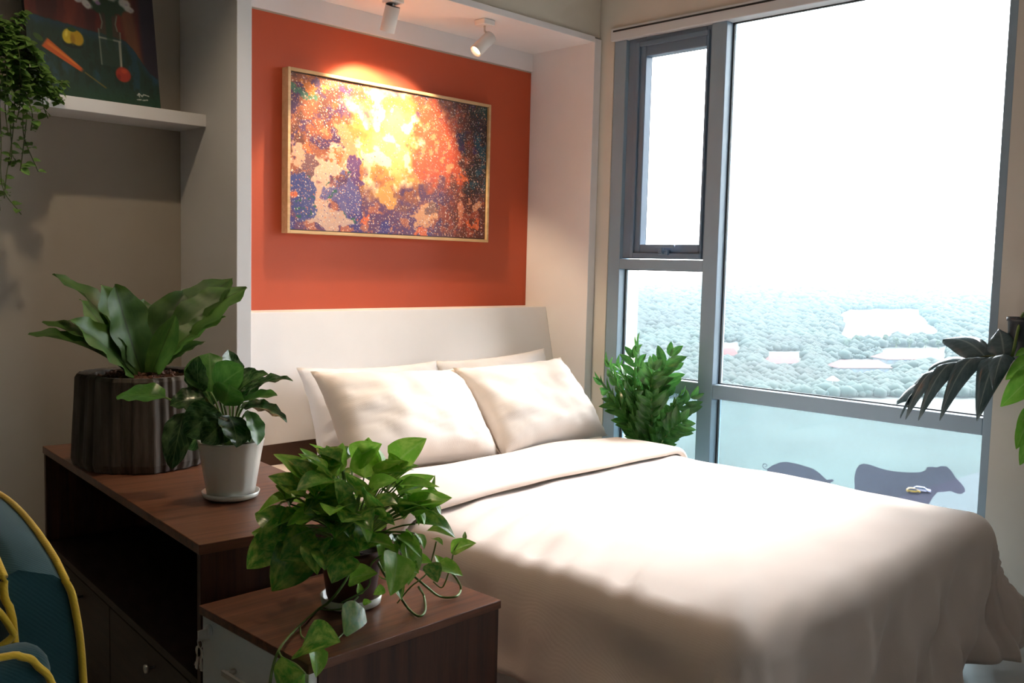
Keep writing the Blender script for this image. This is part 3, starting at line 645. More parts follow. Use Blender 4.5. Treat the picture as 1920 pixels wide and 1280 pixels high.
# ================================================================== WALNUT CABINET AND PEDESTAL
cab = thing('low_cabinet', 'long dark walnut open cabinet along the left side of the bed', 'cabinet', (0.911, 1.793, 0), rz=R_(-5.5))
W, D, H = 0.45, 1.25, 0.65
def cbuild(mb, name, mat, par=cab, **k): return mb.build(name, mat, par, world=False, **k)
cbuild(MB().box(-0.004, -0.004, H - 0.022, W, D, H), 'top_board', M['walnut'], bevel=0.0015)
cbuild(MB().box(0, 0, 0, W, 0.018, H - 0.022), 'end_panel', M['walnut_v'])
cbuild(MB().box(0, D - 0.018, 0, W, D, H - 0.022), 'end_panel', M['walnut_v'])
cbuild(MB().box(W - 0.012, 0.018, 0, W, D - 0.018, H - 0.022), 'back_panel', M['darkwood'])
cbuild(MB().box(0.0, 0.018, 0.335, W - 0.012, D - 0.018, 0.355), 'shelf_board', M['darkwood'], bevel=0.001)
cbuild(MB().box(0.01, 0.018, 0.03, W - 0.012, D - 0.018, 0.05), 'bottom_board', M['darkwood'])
for y0_, y1_ in ((0.02, 0.61), (0.615, D - 0.02)):
    dr = cbuild(MB().box(0.0, y0_, 0.04, 0.018, y1_, 0.332), 'door', M['darkwood'], bevel=0.0015)
    yk = 0.281 if y0_ < .1 else 0.857
    kn = MB().lathe([(0.004, 0), (0.004, 0.012), (0.010, 0.014), (0.010, 0.022), (0.0001, 0.024)], (0, yk, 0.29), 14, Matrix.Rotation(R_(-90), 4, 'Y')).build('knob', M['chrome'], dr, smooth=True)

ns = thing('drawer_pedestal', 'small walnut pedestal with white drawer front under the trailing pothos', 'pedestal', (0.895, 1.362, 0), rz=R_(0.8))
w_, d_, h_ = 0.466, 0.385, 0.54
def nbuild(mb, name, mat, par=ns, **k): return mb.build(name, mat, par, world=False, **k)
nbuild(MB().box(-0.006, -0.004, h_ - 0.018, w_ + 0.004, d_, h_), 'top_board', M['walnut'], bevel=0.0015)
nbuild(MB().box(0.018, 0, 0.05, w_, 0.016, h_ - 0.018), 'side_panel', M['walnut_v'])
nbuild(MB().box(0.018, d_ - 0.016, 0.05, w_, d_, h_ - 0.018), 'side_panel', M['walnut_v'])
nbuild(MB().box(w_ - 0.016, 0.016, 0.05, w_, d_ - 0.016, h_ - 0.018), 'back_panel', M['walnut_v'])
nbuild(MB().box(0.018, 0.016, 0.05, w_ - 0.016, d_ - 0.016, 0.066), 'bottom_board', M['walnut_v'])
for x in (0.05, w_ - 0.04):
    for y in (0.04, d_ - 0.04): nbuild(MB().lathe([(0.015, 0), (0.02, 0.01), (0.02, 0.04), (0.012, 0.05)], (x, y, 0), 12), 'caster', M['black'])
for i, (za, zb) in enumerate(((0.372, 0.518), (0.218, 0.366), (0.06, 0.212))):
    dw = nbuild(MB().box(0, 0.004, za, 0.018, d_ - 0.004, zb), 'drawer', M['drawer'], bevel=0.0015)
    zc = (za + zb) / 2
    MB().box(-0.026, 0.135, zc - 0.006, -0.018, 0.262, zc + 0.006).box(-0.020, 0.14, zc - 0.005, 0.0, 0.15, zc + 0.005).box(-0.020, 0.247, zc - 0.005, 0.0, 0.257, zc + 0.005).build('handle', M['chrome'], dw, bevel=0.002)
    if i == 0:
        MB().lathe([(0.012, 0), (0.012, 0.004), (0.008, 0.005), (0.0001, 0.005)], (0, d_ - 0.034, 0.497), 18, Matrix.Rotation(R_(-90), 4, 'Y')).build('lock', M['chrome'], dw, smooth=True)
ky = thing('key_ring', 'small set of keys hanging from the lock of the pedestal', 'keys', (0.873, 1.717, 0.43))
def key(y0, z0, ang, par, L=0.05):
    mtx = Matrix.Translation((0.870, y0 - .010, z0)) @ Matrix.Rotation(ang, 4, 'X')
    mb = MB().lathe([(0.0115, -0.001), (0.0115, 0.001)], n=16, mtx=mtx @ Matrix.Translation((0, 0, -0.010)) @ Matrix.Rotation(R_(90), 4, 'Y'))
    mb.box(-0.001, -0.004, -L, 0.001, 0.004, -0.018, mtx).box(-0.001, 0.004, -L + .004, 0.001, 0.007, -L + .012, mtx)
    mb.build('key', M['chrome'], par, bevel=0.0004)
MB().box(0.864, 1.7115, 0.480, 0.891, 1.7145, 0.502).build('key_bow', M['chrome'], ky, bevel=0.001)
MB().tube([(0.870 + 0.001, 1.717 + 0.010 * math.cos(k * .5236), 0.474 + 0.010 * math.sin(k * .5236)) for k in range(13)], 0.0012, 6).build('ring', M['chrome'], ky, smooth=True)
key(1.729, 0.466, 0.25, ky); key(1.724, 0.465, -0.1, ky, 0.046)

# ================================================================== ARMCHAIR (lower left)
ch = thing('armchair', 'dark teal armchair with yellow piping at the left edge', 'armchair', (0.15, 1.75, 0))
def pad(name, x0, y0, z0, x1, y1, z1, r, par=ch, crown=0.0):
    me = rbox(x0, y0, z0, x1, y1, z1, r, 4); me.materials.append(M['teal'])
    return link(name, me, par)
# backrest: side profile (x,z), swept along y with a crowned top
def backrest():
    ny = 16; vs = []; prof = []
    for y_i in range(ny + 1):
        t = y_i / ny; y = 1.50 + 0.62 * t; up = 0.075 * math.sin(math.pi * min(1, t * 1.0)) ** 0.8
        P = [(0.560, 0.16), (0.562, 0.40), (0.557, 0.60), (0.545, 0.70 + up * .8), (0.534, 0.733 + up), (0.52, 0.745 + up), (0.470, 0.764 + up), (0.452, 0.758 + up), (0.452, 0.728 + up * .8), (0.466, 0.64), (0.475, 0.16)]
        vs += [(x, y, z) for x, z in P]; prof.append([Vector((x, y, z)) for x, z in P])
    n = 11; fs = [(i * n + k, i * n + (k + 1) % n, (i + 1) * n + (k + 1) % n, (i + 1) * n + k) for i in range(ny) for k in range(n)] + [tuple(range(n)), tuple(reversed(range(ny * n, ny * n + n)))]
    mb = MB().add(vs, fs); bo = mb.build('backrest', M['teal'], ch, smooth=True); bo.data.set_sharp_from_angle(angle=R_(50))
    return prof
pr = backrest()
MB().tube([q + Vector((0.003, -0.003, 0)) for q in spline(pr[0][0:5] , 4)] + [pr[i][4] + Vector((.003, 0, .003)) for i in range(1, 17)], 0.006, 8).build('piping', M['yellow'], ch, smooth=True)
MB().tube([q + Vector((-0.003, -0.003, 0)) for q in spline(list(reversed(pr[0][7:11])), 4)] + [pr[i][7] + Vector((-.003, 0, .003)) for i in range(1, 17)], 0.006, 8).build('piping', M['yellow'], ch, smooth=True)
pad('seat', -0.20, 1.52, 0.14, 0.44, 2.10, 0.40, 0.04)
pad('armrest', -0.22, 1.402, 0.12, 0.490, 1.49, 0.668, 0.035)
MB().tube(spline([(-0.2, 1.403, 0.668), (0.0, 1.402, 0.672), (0.38, 1.402, 0.676), (0.443, 1.400, 0.668), (0.463, 1.400, 0.648), (0.480, 1.400, 0.62), (0.489, 1.400, 0.55), (0.491, 1.400, 0.14)], 5), 0.0055, 8).build('piping', M['yellow'], ch, smooth=True)
MB().tube(spline([at(-25, 1130, 1, 1.494), at(0, 1149, 1, 1.493), at(20, 1178, 1, 1.493), at(24, 1192, 1, 1.493), at(0, 1212, 1, 1.493), at(-25, 1225, 1, 1.493)], 5), 0.0055, 8).build('piping', M['yellow'], ch, smooth=True)
for x in (-0.15, 0.45):
    for y in (1.45, 2.05): MB().lathe([(0.015, 0), (0.022, 0.14)], (x, y, 0), 12).build('leg', M['black'], ch)
# ================================================================== PLANTS
# ---- nest fern in a stump
SC = Vector((1.165, 2.64, 0.652))
fern = thing('stump_planter_fern', 'broad-leaved nest fern growing in a weathered tree stump planter', 'potted plant', SC)
def wob(a, z): return 1 + 0.030 * math.sin(3 * a + 1) + 0.02 * math.sin(7 * a + 2) + 0.016 * math.sin(23 * a) + 0.010 * math.sin(41 * a + 1) - 0.05 * max(0, math.sin(5 * a + 1.5 * math.sin(3 * a))) ** 40 - 0.04 * max(0, math.sin(11 * a + 2 * math.sin(2 * a))) ** 24
sp = MB().lathe([(0.176, 0), (0.182, 0.02), (0.178, 0.10), (0.172, 0.20), (0.170, 0.247), (0.164, 0.257), (0.130, 0.254), (0.125, 0.225)], SC, 260, wob=wob).build('stump_planter', M['stump'], fern, smooth=False)
MB().lathe([(0.129, 0.228), (0.10, 0.245), (0.05, 0.255), (0.0001, 0.258)], SC, 40, wob=wob).build('mulch_bed', M['mulch'], fern, smooth=True)
mb = MB(); rg = random.Random(3)
for k in range(190):
    a, r = rg.random() * 6.283, 0.125 * math.sqrt(rg.random()); p = SC + Vector((r * math.cos(a), r * math.sin(a), 0.256 - (r / .125) ** 2 * .02)); s = 0.006 + rg.random() * 0.007
    mb.box(-s, -s * .6, -s * .4, s, s * .6, s * .5, Matrix.Translation(p) @ Matrix.Rotation(rg.random() * 6.28, 4, Vector((rg.random(), rg.random(), rg.random() + .3)).normalized()))
o = mb.build('bark_chips', M['mulch'], fern); o['kind'] = 'stuff'
def strap(t): return (0.42 + 0.58 * math.sin(min(1, t / 0.62) * math.pi / 2)) * (1 if t < 0.62 else max(0.02, math.cos((t - 0.62) / 0.38 * math.pi / 2) ** 0.75))
FR = [leaf_mesh('frond_a', M['fern'], 0.34, strap, 18, 4, 0.9, 0.30, 0.022, 4.2), leaf_mesh('frond_b', M['fern'], 0.42, strap, 18, 4, 0.3, 0.25, 0.028, 3.5), leaf_mesh('frond_c', M['fern'], 0.25, strap, 18, 3, 0.7, 0.45, 0.018, 5), leaf_mesh('frond_d', M['fern'], 0.52, strap, 18, 4, -0.15, 0.25, 0.03, 3.1)]
fc = SC + Vector((-0.01, -0.01, 0.245))
def fr(px, py, dy, k, up=(0, -1, 0.3), off=(0, 0), ws=1.0):
    put_leaf(FR[k], fc + Vector((off[0], off[1], 0)), at(px, py, 1, fc.y + dy), up, fern, 'frond', ws)
fr(97, 514, 0.05, 0, (0.6, -0.5, 0.6), (-.02, 0), 1.0)
fr(52, 627, -0.05, 2, (0.3, -0.3, 1), (-.03, -.01), 1.1)
fr(78, 604, 0.02, 2, (0.3, -0.4, 1), (-.03, 0), 1.4)
fr(215, 532, -0.06, 3, (0.1, -1, 0.4), (0, -.02), 0.85)
fr(190, 533, 0.03, 1, (0.1, -1, 0.5), (0, 0.0), 1.0)
fr(346, 545, 0.06, 1, (-0.4, -0.8, 0.3), (.01, .01), 1.05)
fr(464, 540, 0.00, 0, (-0.4, -0.5, 0.8), (.02, 0), 0.9)
fr(436, 522, 0.06, 2, (-0.5, -0.5, 0.6), (.02, .01), 1.2)
fr(424, 594, -0.06, 0, (-0.2, -0.4, 1), (.02, -.02), 0.85)
fr(385, 640, -0.02, 2, (-0.1, -0.5, 1), (.03, -.01), 0.8)
fr(130, 600, -0.10, 1, (0.4, -0.8, 0.6), (-.02, -.02), 0.9)
fr(330, 590, -0.12, 2, (-0.3, -0.9, 0.4), (.02, -.02), 1.3)
fr(270, 560, 0.12, 1, (0.0, -1, 0.3), (0, .02), 0.9)
fr(150, 560, 0.13, 1, (0.4, -0.8, 0.3), (-.01, .02), 0.9)

# ---- calathea in a white pot
PC = Vector((1.150, 2.105, 0.652))
cal = thing('potted_calathea', 'calathea with wavy patterned dark leaves in a white pot on the cabinet', 'potted plant', PC)
MB().lathe([(0.058, 0.0), (0.066, 0.004), (0.070, 0.016), (0.067, 0.016), (0.062, 0.007), (0.0001, 0.006)], PC, 40).build('saucer', M['potw'], cal, smooth=True)
def fac(a, z): return 1 + 0.012 * math.cos(12 * a)
MB().lathe([(0.056, 0.007), (0.060, 0.03), (0.072, 0.105), (0.078, 0.139), (0.080, 0.143), (0.075, 0.143), (0.071, 0.12), (0.068, 0.10)], PC, 48, wob=fac).build('pot', M['potw'], cal, smooth=True)
MB().lathe([(0.071, 0.122), (0.0001, 0.130)], PC, 28).build('soil', M['soil'], cal, smooth=True)
def oval(t): return max(0.0, math.sin(math.pi * min(1, t ** 0.78)) ** 0.62) if 0 < t < 1 else 0.02
CL = [leaf_mesh('calathea_leaf_a', M['cal'], 0.88, oval, 14, 4, 0.6, 0.18, 0.03, 3.5, 0, 0), leaf_mesh('calathea_leaf_b', M['call'], 0.92, oval, 14, 4, 0.5, 0.15, 0.02, 3.0), leaf_mesh('calathea_leaf_c', M['cal'], 0.62, oval, 14, 4, 1.0, 0.22, 0.035, 3.5)]
cc = PC + Vector((0, 0, 0.128))
DC = (PC - CAM).dot(FWD)
def q3(px, py, dd, D=DC): return at_d(px, py, D + dd)
def cl(b, t_, k, up, ws=1.0):
    B, T = q3(*b), q3(*t_)
    st = bez(cc + Vector(((B.x - cc.x) * .15, (B.y - cc.y) * .15, -0.01)), (cc + B) / 2 + Vector((0, 0, 0.03)), B, 7)
    sm_ = MB().tube(st, 0.0028, 6).build('leaf_stalk', M['stem'], cal, smooth=True)
    put_leaf(CL[k], B, T, up, cal, 'leaf', ws)
cl((395, 735, 0), (392, 662, .05), 1, (-.3, -.9, .5), 1.25)
cl((405, 730, -.03), (458, 690, -.05), 1, (-.2, -.8, .7), 1.2)
cl((375, 735, .0), (372, 668, -.02), 0, (-.8, -.5, .4), .8)
cl((430, 725, .03), (428, 655, .05), 0, (.3, -.7, .8), .9)
cl((440, 740, .0), (502, 700, .0), 0, (.1, -.4, 1), 1.2)
cl((455, 745, .02), (548, 712, .03), 2, (.1, -.3, 1), .9)
cl((450, 755, -.03), (520, 742, -.05), 1, (.2, -.6, 1), .9)
cl((455, 765, .0), (538, 790, .0), 2, (.2, -.5, .9), .9)
cl((450, 765, .03), (520, 765, .05), 0, (.1, -.3, 1), .8)
cl((410, 770, -.05), (345, 815, -.09), 0, (-.3, -.9, .4), 1.15)
cl((385, 745, -.02), (318, 760, -.05), 0, (-.2, -.6, .9), 1.0)
cl((310, 745, -.01), (218, 745, .0), 1, (-.1, -.45, .9), .75)
cl((345, 775, -.04), (322, 880, -.08), 2, (-.5, -.8, .3), .8)
cl((425, 785, -.05), (378, 830, -.10), 0, (0, -.9, .5), 1.1)
cl((430, 780, -.05), (445, 838, -.10), 0, (.1, -.9, .4), 1.1)
cl((465, 770, -.03), (482, 835, -.06), 1, (.4, -.9, .3), .8)
cl((400, 760, .05), (365, 700, .09), 0, (-.3, -.4, .7), .9)
cl((440, 750, .06), (478, 690, .10), 0, (.2, -.4, .8), .9)
cl((420, 760, -.06), (430, 720, -.12), 1, (.0, -.6, .9), 1.0)
cl((425, 800, .0), (468, 828, -.03), 0, (.2, -.6, .8), .9)
cl((400, 800, .02), (350, 840, .03), 0, (-.3, -.7, .7), .9)

# ---- pothos on the pedestal
TC = Vector((1.118, 1.553, 0.542))
pot = thing('potted_pothos', 'trailing variegated pothos in a brown pot on the drawer pedestal', 'potted plant', TC)
MB().lathe([(0.052, 0), (0.060, 0.003), (0.063, 0.020), (0.060, 0.020), (0.056, 0.006), (0.0001, 0.005)], TC, 36).build('saucer', M['potw'], pot, smooth=True)
MB().lathe([(0.045, 0.006), (0.050, 0.02), (0.062, 0.10), (0.067, 0.100), (0.068, 0.118), (0.063, 0.118), (0.060, 0.10)], TC, 36).build('pot', M['potbrown'], pot, smooth=True)
MB().lathe([(0.061, 0.104), (0.0001, 0.108)], TC, 24).build('soil', M['soil'], pot, smooth=True)
def heart(t):
    if t <= 0 or t >= 1: return 0.03
    return min(1, (t / 0.16) ** 0.6) * (1.0 if t < 0.25 else max(0.0, math.cos((t - 0.25) / 0.75 * math.pi / 2)) ** 0.85)
PL = [leaf_mesh('pothos_leaf_a', M['pothos'], 0.90, heart, 10, 3, 0.7, 0.28, 0.008, 2), leaf_mesh('pothos_leaf_b', M['pothos'], 0.82, heart, 10, 3, 1.1, 0.4, 0.01, 2), leaf_mesh('pothos_leaf_c', M['pothosl'], 0.78, heart, 10, 3, 0.5, 0.35, 0.008, 2), leaf_mesh('pothos_leaf_d', M['pothos'], 0.92, heart, 10, 3, 0.3, 0.2, 0.01, 2)]
DP = (TC - CAM).dot(FWD); pc = TC + Vector((0, 0, 0.115))
KEY = [  # base px, tip px, depth offset base, tip, mesh, up
 ((738, 872), (800, 822), .05, .04, 2, (-.3, -.6, .6)), ((745, 885), (730, 848), .04, .03, 2, (-.4, -.6, .4)), ((660, 862), (716, 832), .03, .02, 2, (-.1, -.8, .5)), ((660, 858), (655, 836), .06, .08, 0, (.1, -.8, .4)),
 ((625, 868), (612, 835), .05, .06, 3, (0, -1, .3)), ((640, 868), (597, 842), .02, .03, 3, (.1, -1, .3)), ((592, 880), (562, 840), -.02, -.02, 2, (.5, -.8, .2)), ((585, 900), (540, 862), .0, .0, 0, (.2, -.6, .7)),
 ((560, 925), (503, 893), -.04, -.05, 0, (.2, -.7, .6)), ((545, 945), (516, 910), -.05, -.07, 1, (.3, -.8, .4)), ((575, 895), (590, 932), -.09, -.12, 3, (.1, -1, .2)), ((645, 900), (635, 945), -.10, -.13, 3, (0, -1, .3)),
 ((600, 930), (570, 965), -.08, -.10, 1, (-.1, -.8, .6)), ((670, 945), (570, 962), -.10, -.12, 0, (0, -.7, .8)), ((690, 920), (745, 900), -.06, -.08, 2, (0, -.7, .8)), ((690, 955), (745, 945), -.11, -.14, 0, (.1, -.8, .7)),
 ((700, 890), (760, 885), .0, -.02, 2, (0, -.5, .9)), ((715, 930), (745, 965), -.07, -.09, 1, (.2, -.8, .5)), ((760, 925), (785, 985), -.04, -.07, 3, (.5, -.8, .2)), ((770, 940), (795, 985), -.03, -.06, 2, (.6, -.8, .2)),
 ((790, 930), (815, 890), .02, .02, 2, (.5, -.8, .1)), ((800, 940), (826, 965), .0, -.02, 0, (.4, -.9, .2)), ((755, 900), (790, 915), .02, .0, 0, (.2, -.6, .7)), ((560, 960), (520, 1000), -.06, -.08, 1, (-.2, -.8, .5)),
 ((540, 990), (480, 1030), -.06, -.08, 1, (-.3, -.8, .5)), ((520, 1010), (463, 1066), -.06, -.08, 1, (-.4, -.8, .4)), ((565, 1020), (510, 1108), -.07, -.10, 0, (-.2, -.9, .3)), ((590, 1000), (525, 1050), -.08, -.11, 0, (-.2, -.9, .4)),
 ((570, 985), (603, 972), -.11, -.15, 2, (0, -.8, .6)), ((650, 975), (622, 1000), -.11, -.14, 2, (0, -.8, .6)), ((610, 1030), (675, 1042), -.13, -.17, 0, (0, -.9, .5)), ((640, 980), (655, 1008), -.12, -.15, 0, (0, -.9, .4)),
 ((672, 970), (690, 1020), -.12, -.14, 2, (.3, -.9, .2)), ((705, 975), (740, 985), -.10, -.12, 1, (.1, -.8, .6)), ((735, 1000), (755, 1040), -.05, -.07, 3, (.3, -.9, .2)), ((690, 1015), (738, 1025), -.12, -.15, 2, (.1, -.7, .8)),
 ((760, 1000), (780, 1030), -.02, -.05, 1, (.4, -.9, .2)), ((780, 1000), (795, 1030), .0, -.02, 2, (.3, -.9, .4)), ((800, 995), (852, 1008), .0, -.02, 2, (.2, -.5, .9)), ((810, 1010), (830, 1022), .02, .0, 2, (.2, -.6, .8)),
 ((845, 1035), (893, 1018), .03, .03, 2, (.1, -.6, .9)), ((868, 1010), (872, 996), .04, .05, 2, (0, -1, .1)), ((805, 1055), (820, 1092), -.03, -.05, 3, (-.3, -.9, .3)), ((818, 1060), (868, 1080), .01, .0, 2, (.2, -.8, .6)),
 ((740, 1055), (785, 1075), -.06, -.09, 0, (.1, -.8, .5)), ((770, 1050), (810, 1055), -.02, -.03, 2, (.2, -.8, .6)), ((655, 1085), (708, 1075), -.13, -.15, 2, (0, -.8, .6)), ((672, 1115), (672, 1090), -.10, -.09, 2, (.2, -.9, .3)),
 ((680, 1130), (697, 1128), -.10, -.10, 2, (0, -.8, .6)), ((715, 1085), (752, 1125), -.06, -.10, 1, (.2, -.9, .3)), ((720, 1100), (700, 1115), -.05, -.06, 2, (0, -.9, .5)), ((830, 1065), (815, 1040), .03, .04, 2, (0, -.9, .4)),
]
for b, t_, d0, d1, k, up in KEY:
    B, T = q3(*b, d0, DP), q3(*t_, d1, DP)
    if b[1] < 1050 and 530 < b[0] < 800:
        MB().tube(bez(pc + (B - pc) * 0.12, (pc + B) / 2 + Vector((0, 0, 0.03)), B, 6), 0.0019, 5).build('leaf_stalk', M['stem'], pot, smooth=True)
    put_leaf(PL[k], B, T, up, pot)
rg = random.Random(11)
for i in range(84):
    a = rg.random() * 6.283; e = rg.uniform(-0.15, 1.25); rr = rg.uniform(0.085, 0.150)
    d = Vector((math.cos(a) * math.cos(e), math.sin(a) * math.cos(e), math.sin(e) * 0.95))
    B = pc + Vector((0, 0, 0.035)) + d * rr; ln = rg.uniform(0.062, 0.092)
    dirv = (d * 0.8 + Vector((rg.uniform(-.5, .5), rg.uniform(-.5, .5), rg.uniform(-.9, .15)))).normalized()
    MB().tube(bez(pc + d * 0.02, (pc + B) / 2 + Vector((0, 0, 0.02)), B, 5), 0.0018, 5).build('leaf_stalk', M['stem'], pot, smooth=True)
    T_ = B + dirv * ln; T_.z = max(T_.z, 0.60)
    put_leaf(PL[rg.choice((0, 1, 3, 2, 2))], B, T_, d + Vector((0, 0, .7)), pot)
def vp3(x, y, d):
    if d == 'T': return at(x, y, 2, 0.546)
    if d == 'F': return at(x, y, 0, 0.872)
    return q3(x, y, d, DP)
def vine(pts, r=0.0024, mat='stem'):
    return MB().tube(spline([vp3(*p) for p in pts], 5), r, 6).build('vine', M[mat], pot, smooth=True)
vine([(665, 1045, -.05), (650, 1085, -.09), (620, 1125, -.11), (597, 1142, 'T'), (570, 1165, 'T'), (540, 1195, 'T'), (522, 1220, 'F'), (510, 1258, 'F'), (504, 1300, 'F')], 0.0027)
vine([(598, 1141, 'T'), (620, 1143, -.10), (650, 1138, -.12), (672, 1118, -.10)], 0.0017)
vine([(562, 1175, 'T'), (568, 1195, 'T'), (600, 1203, 'T'), (630, 1198, 'T'), (644, 1186, 'T')], 0.0017)
vine([(523, 1222, 'F'), (530, 1232, 'F'), (555, 1245, 'F'), (572, 1262, 'F')], 0.0017)
vine([(705, 1045, -.02), (720, 1075, -.04), (745, 1110, -.05), (765, 1140, 'T'), (785, 1155, 'T'), (797, 1145, 'T'), (795, 1118, 'T'), (785, 1100, -.02)], 0.0026)
vine([(730, 1040, .0), (765, 1070, .0), (800, 1100, .0), (825, 1118, 'T'), (855, 1118, 'T'), (864, 1103, 'T'), (858, 1088, .03), (845, 1070, .03)], 0.0026)
vine([(710, 1060, -.02), (745, 1050, -.02), (775, 1030, -.01), (797, 1010, .0)], 0.0022)
vine([(745, 1130, 'T'), (770, 1100, -.03), (800, 1075, -.01), (812, 1040, .01), (818, 1015, .02)], 0.0016)
vine([(812, 1090, .0), (830, 1100, .0), (845, 1060, .02), (852, 1030, .03), (866, 1012, .04)], 0.0016)
vine([(640, 1130, -.12), (690, 1100, -.12), (695, 1060, -.12), (715, 1040, -.12)], 0.0018)
vine([(575, 1000, -.05), (572, 1030, -.09), (585, 1052, -.1), (612, 1050, -.1)], 0.0018)
for b, t_, d0, d1, k, up in (((644, 1188), (682, 1140), 'T', .560, 3, (.3, -.9, .4)), ((566, 1212), (638, 1204), 'T', .575, 0, (-.2, -.7, .8)), ((590, 1212), (592, 1270), .560, -.30, 2, (.1, -1, .3)), ((572, 1262), (528, 1305), 'F', 'F', 0, (-.6, -.6, .5))):
    def q_(p, d): return at(p[0], p[1], 2, d) if isinstance(d, float) and d > 0 else vp3(p[0], p[1], d)
    put_leaf(PL[k], q_(b, d0), q_(t_, d1), up, pot)

# ---- zz plant by the window
ZC_ = Vector((3.372, 2.50, 0.002))
zz = thing('potted_zz_plant', 'upright glossy zz plant between the bed and the window', 'potted plant', ZC_)
MB().lathe([(0.085, 0), (0.095, 0.01), (0.125, 0.34), (0.130, 0.36), (0.120, 0.36), (0.116, 0.33)], ZC_, 36).build('pot', M['potw'], zz, smooth=True)
MB().lathe([(0.117, 0.335), (0.0001, 0.34)], ZC_, 24).build('soil', M['soil'], zz, smooth=True)
def lance(t): return max(0.03, math.sin(math.pi * min(1, t ** 0.85)) ** 0.8)
ZL = [leaf_mesh('zz_leaflet_a', M['zz'], 0.46, lance, 7, 2, 0.4, 0.3), leaf_mesh('zz_leaflet_b', M['zz'], 0.40, lance, 7, 2, 0.8, 0.4)]
rg = random.Random(5)
for px, py, x in ((1198, 648, 3.36), (1143, 684, 3.40), (1187, 668, 3.42), (1258, 664, 3.40), (1225, 690, 3.33), (1129, 716, 3.38), (1298, 744, 3.42), (1272, 742, 3.33), (1168, 705, 3.34), (1190, 735, 3.30), (1250, 725, 3.44), (1150, 755, 3.32), (1222, 745, 3.29), (1262, 690, 3.43), (1160, 690, 3.44), (1280, 790, 3.36)):
    T = at(px, py, 0, x); B = ZC_ + Vector((rg.uniform(-.05, .05), rg.uniform(-.05, .05), 0.33))
    pts = bez(B, B + (T - B) * 0.5 + Vector(((T.x - B.x) * -.25, (T.y - B.y) * -.25, 0.05)), T, 12)
    st = MB().tube(pts, [0.006 - 0.0004 * k for k in range(13)], 6).build('stem', M['stem'], zz, smooth=True)
    L = (T - B).length; np_ = 9
    ph = rg.random() * 3.14
    for k in range(np_):
        f = 0.24 + 0.74 * k / (np_ - 1); i = min(11, int(f * 12)); p = pts[i].lerp(pts[i + 1], f * 12 - i); tg = (pts[i + 1] - pts[i]).normalized()
        s0 = tg.cross(Vector((math.cos(ph), math.sin(ph), 0.1))).normalized()
        for sg in (-1, 1):
            ln = (0.092 if k < np_ - 1 else 0.07) * rg.uniform(.85, 1.15); dv_ = (s0 * sg * (0.75 if k < np_ - 1 else .35) + tg * 0.8 + Vector((rg.uniform(-.12, .12), rg.uniform(-.12, .12), rg.uniform(-.1, .1)))).normalized()
            tip = p + dv_ * ln
            if tip.x > 3.515: tip.x = 3.515 - rg.random() * .01
            nrm = tg.cross(s0); nrm = nrm if nrm.dot(CAM - p) > 0 else -nrm
            put_leaf(ZL[k % 2], p, tip, nrm + tg * .2, st, 'leaflet')

# ---- trailing plant on the shelf (left edge)
HC = Vector((0.905, 3.245, SZ + 0.001))
tp = thing('trailing_shelf_plant', 'bushy small-leaved trailing plant spilling over the end of the shelf', 'potted plant', HC)
MB().lathe([(0.055, 0), (0.06, 0.005), (0.078, 0.13), (0.082, 0.13), (0.082, 0.145), (0.074, 0.145), (0.072, 0.12)], HC, 32).build('pot', M['potw'], tp, smooth=True)
MB().lathe([(0.073, 0.13), (0.0001, 0.135)], HC, 24).build('soil', M['soil'], tp, smooth=True)
TL = [leaf_mesh('trailing_leaf_a', M['trail'], 0.85, oval, 5, 2, 0.6, 0.25), leaf_mesh('trailing_leaf_b', M['trail'], 0.7, oval, 5, 2, 0.9, 0.3)]
rg = random.Random(8)
h0 = HC + Vector((0, 0, 0.14))
VN = [[(20, 75), (28, 140), (25, 240), (12, 330), (8, 372)], [(30, 70), (52, 130), (50, 220), (42, 290), (38, 320)], [(10, 80), (0, 170), (2, 260), (5, 350), (40, 402)], [(45, 75), (70, 120), (88, 160), (108, 190), (110, 196)], [(40, 75), (78, 130), (80, 190), (90, 222)],
      [(15, 60), (30, 45), (48, 22)], [(20, 70), (50, 90), (75, 140), (98, 150)], [(25, 75), (40, 150), (60, 210), (58, 245)], [(5, 70), (15, 180), (22, 280), (18, 310)], [(18, 90), (42, 180), (45, 255), (72, 322)], [(5, 60), (20, 100), (45, 110), (60, 150), (70, 175)], [(-10, 90), (-15, 200), (-8, 300), (0, 395)], [(-30, 80), (-40, 180), (-35, 280)], [(30, 80), (60, 150), (100, 175), (118, 152)], [(10, 80), (35, 130), (38, 190), (30, 230)], [(0, 80), (12, 130), (10, 200), (15, 250)], [(-60, 60), (-75, 110), (-80, 180)], [(-30, 40), (-45, 90), (-50, 150), (-55, 210)], [(-10, 35), (10, 60), (25, 100), (30, 130)], [(-60, 90), (-50, 160), (-60, 230), (-52, 270)]]
for vi, vp_ in enumerate(VN):
    y = 3.13 - 0.022 * (vi % 4)
    P = [h0] + [at(x, yy_, 1, y) for x, yy_ in vp_]
    pts = spline(P, 7); vn = MB().tube(pts, 0.0016, 5).build('vine', M['stemd'], tp, smooth=True)
    n = len(pts)
    for k in range(2, n - 1):
        low = pts[k].z < 1.70
        for rep in range(1 if low else 3):
            if low and rg.random() < .3: continue
            a = rg.random() * 6.283; d = Vector((math.cos(a), math.sin(a), rg.uniform(-.8, .4))).normalized(); p = pts[k].lerp(pts[k + 1], rg.random())
            e = p + d * rg.uniform(.022, .034)
            if abs(p.z - SZ + .02) < .045 and e.y > 3.15: e.y = 3.145
            put_leaf(TL[k % 2], p, e, Vector((rg.uniform(-.4, .4), -0.6, .8)), vn)

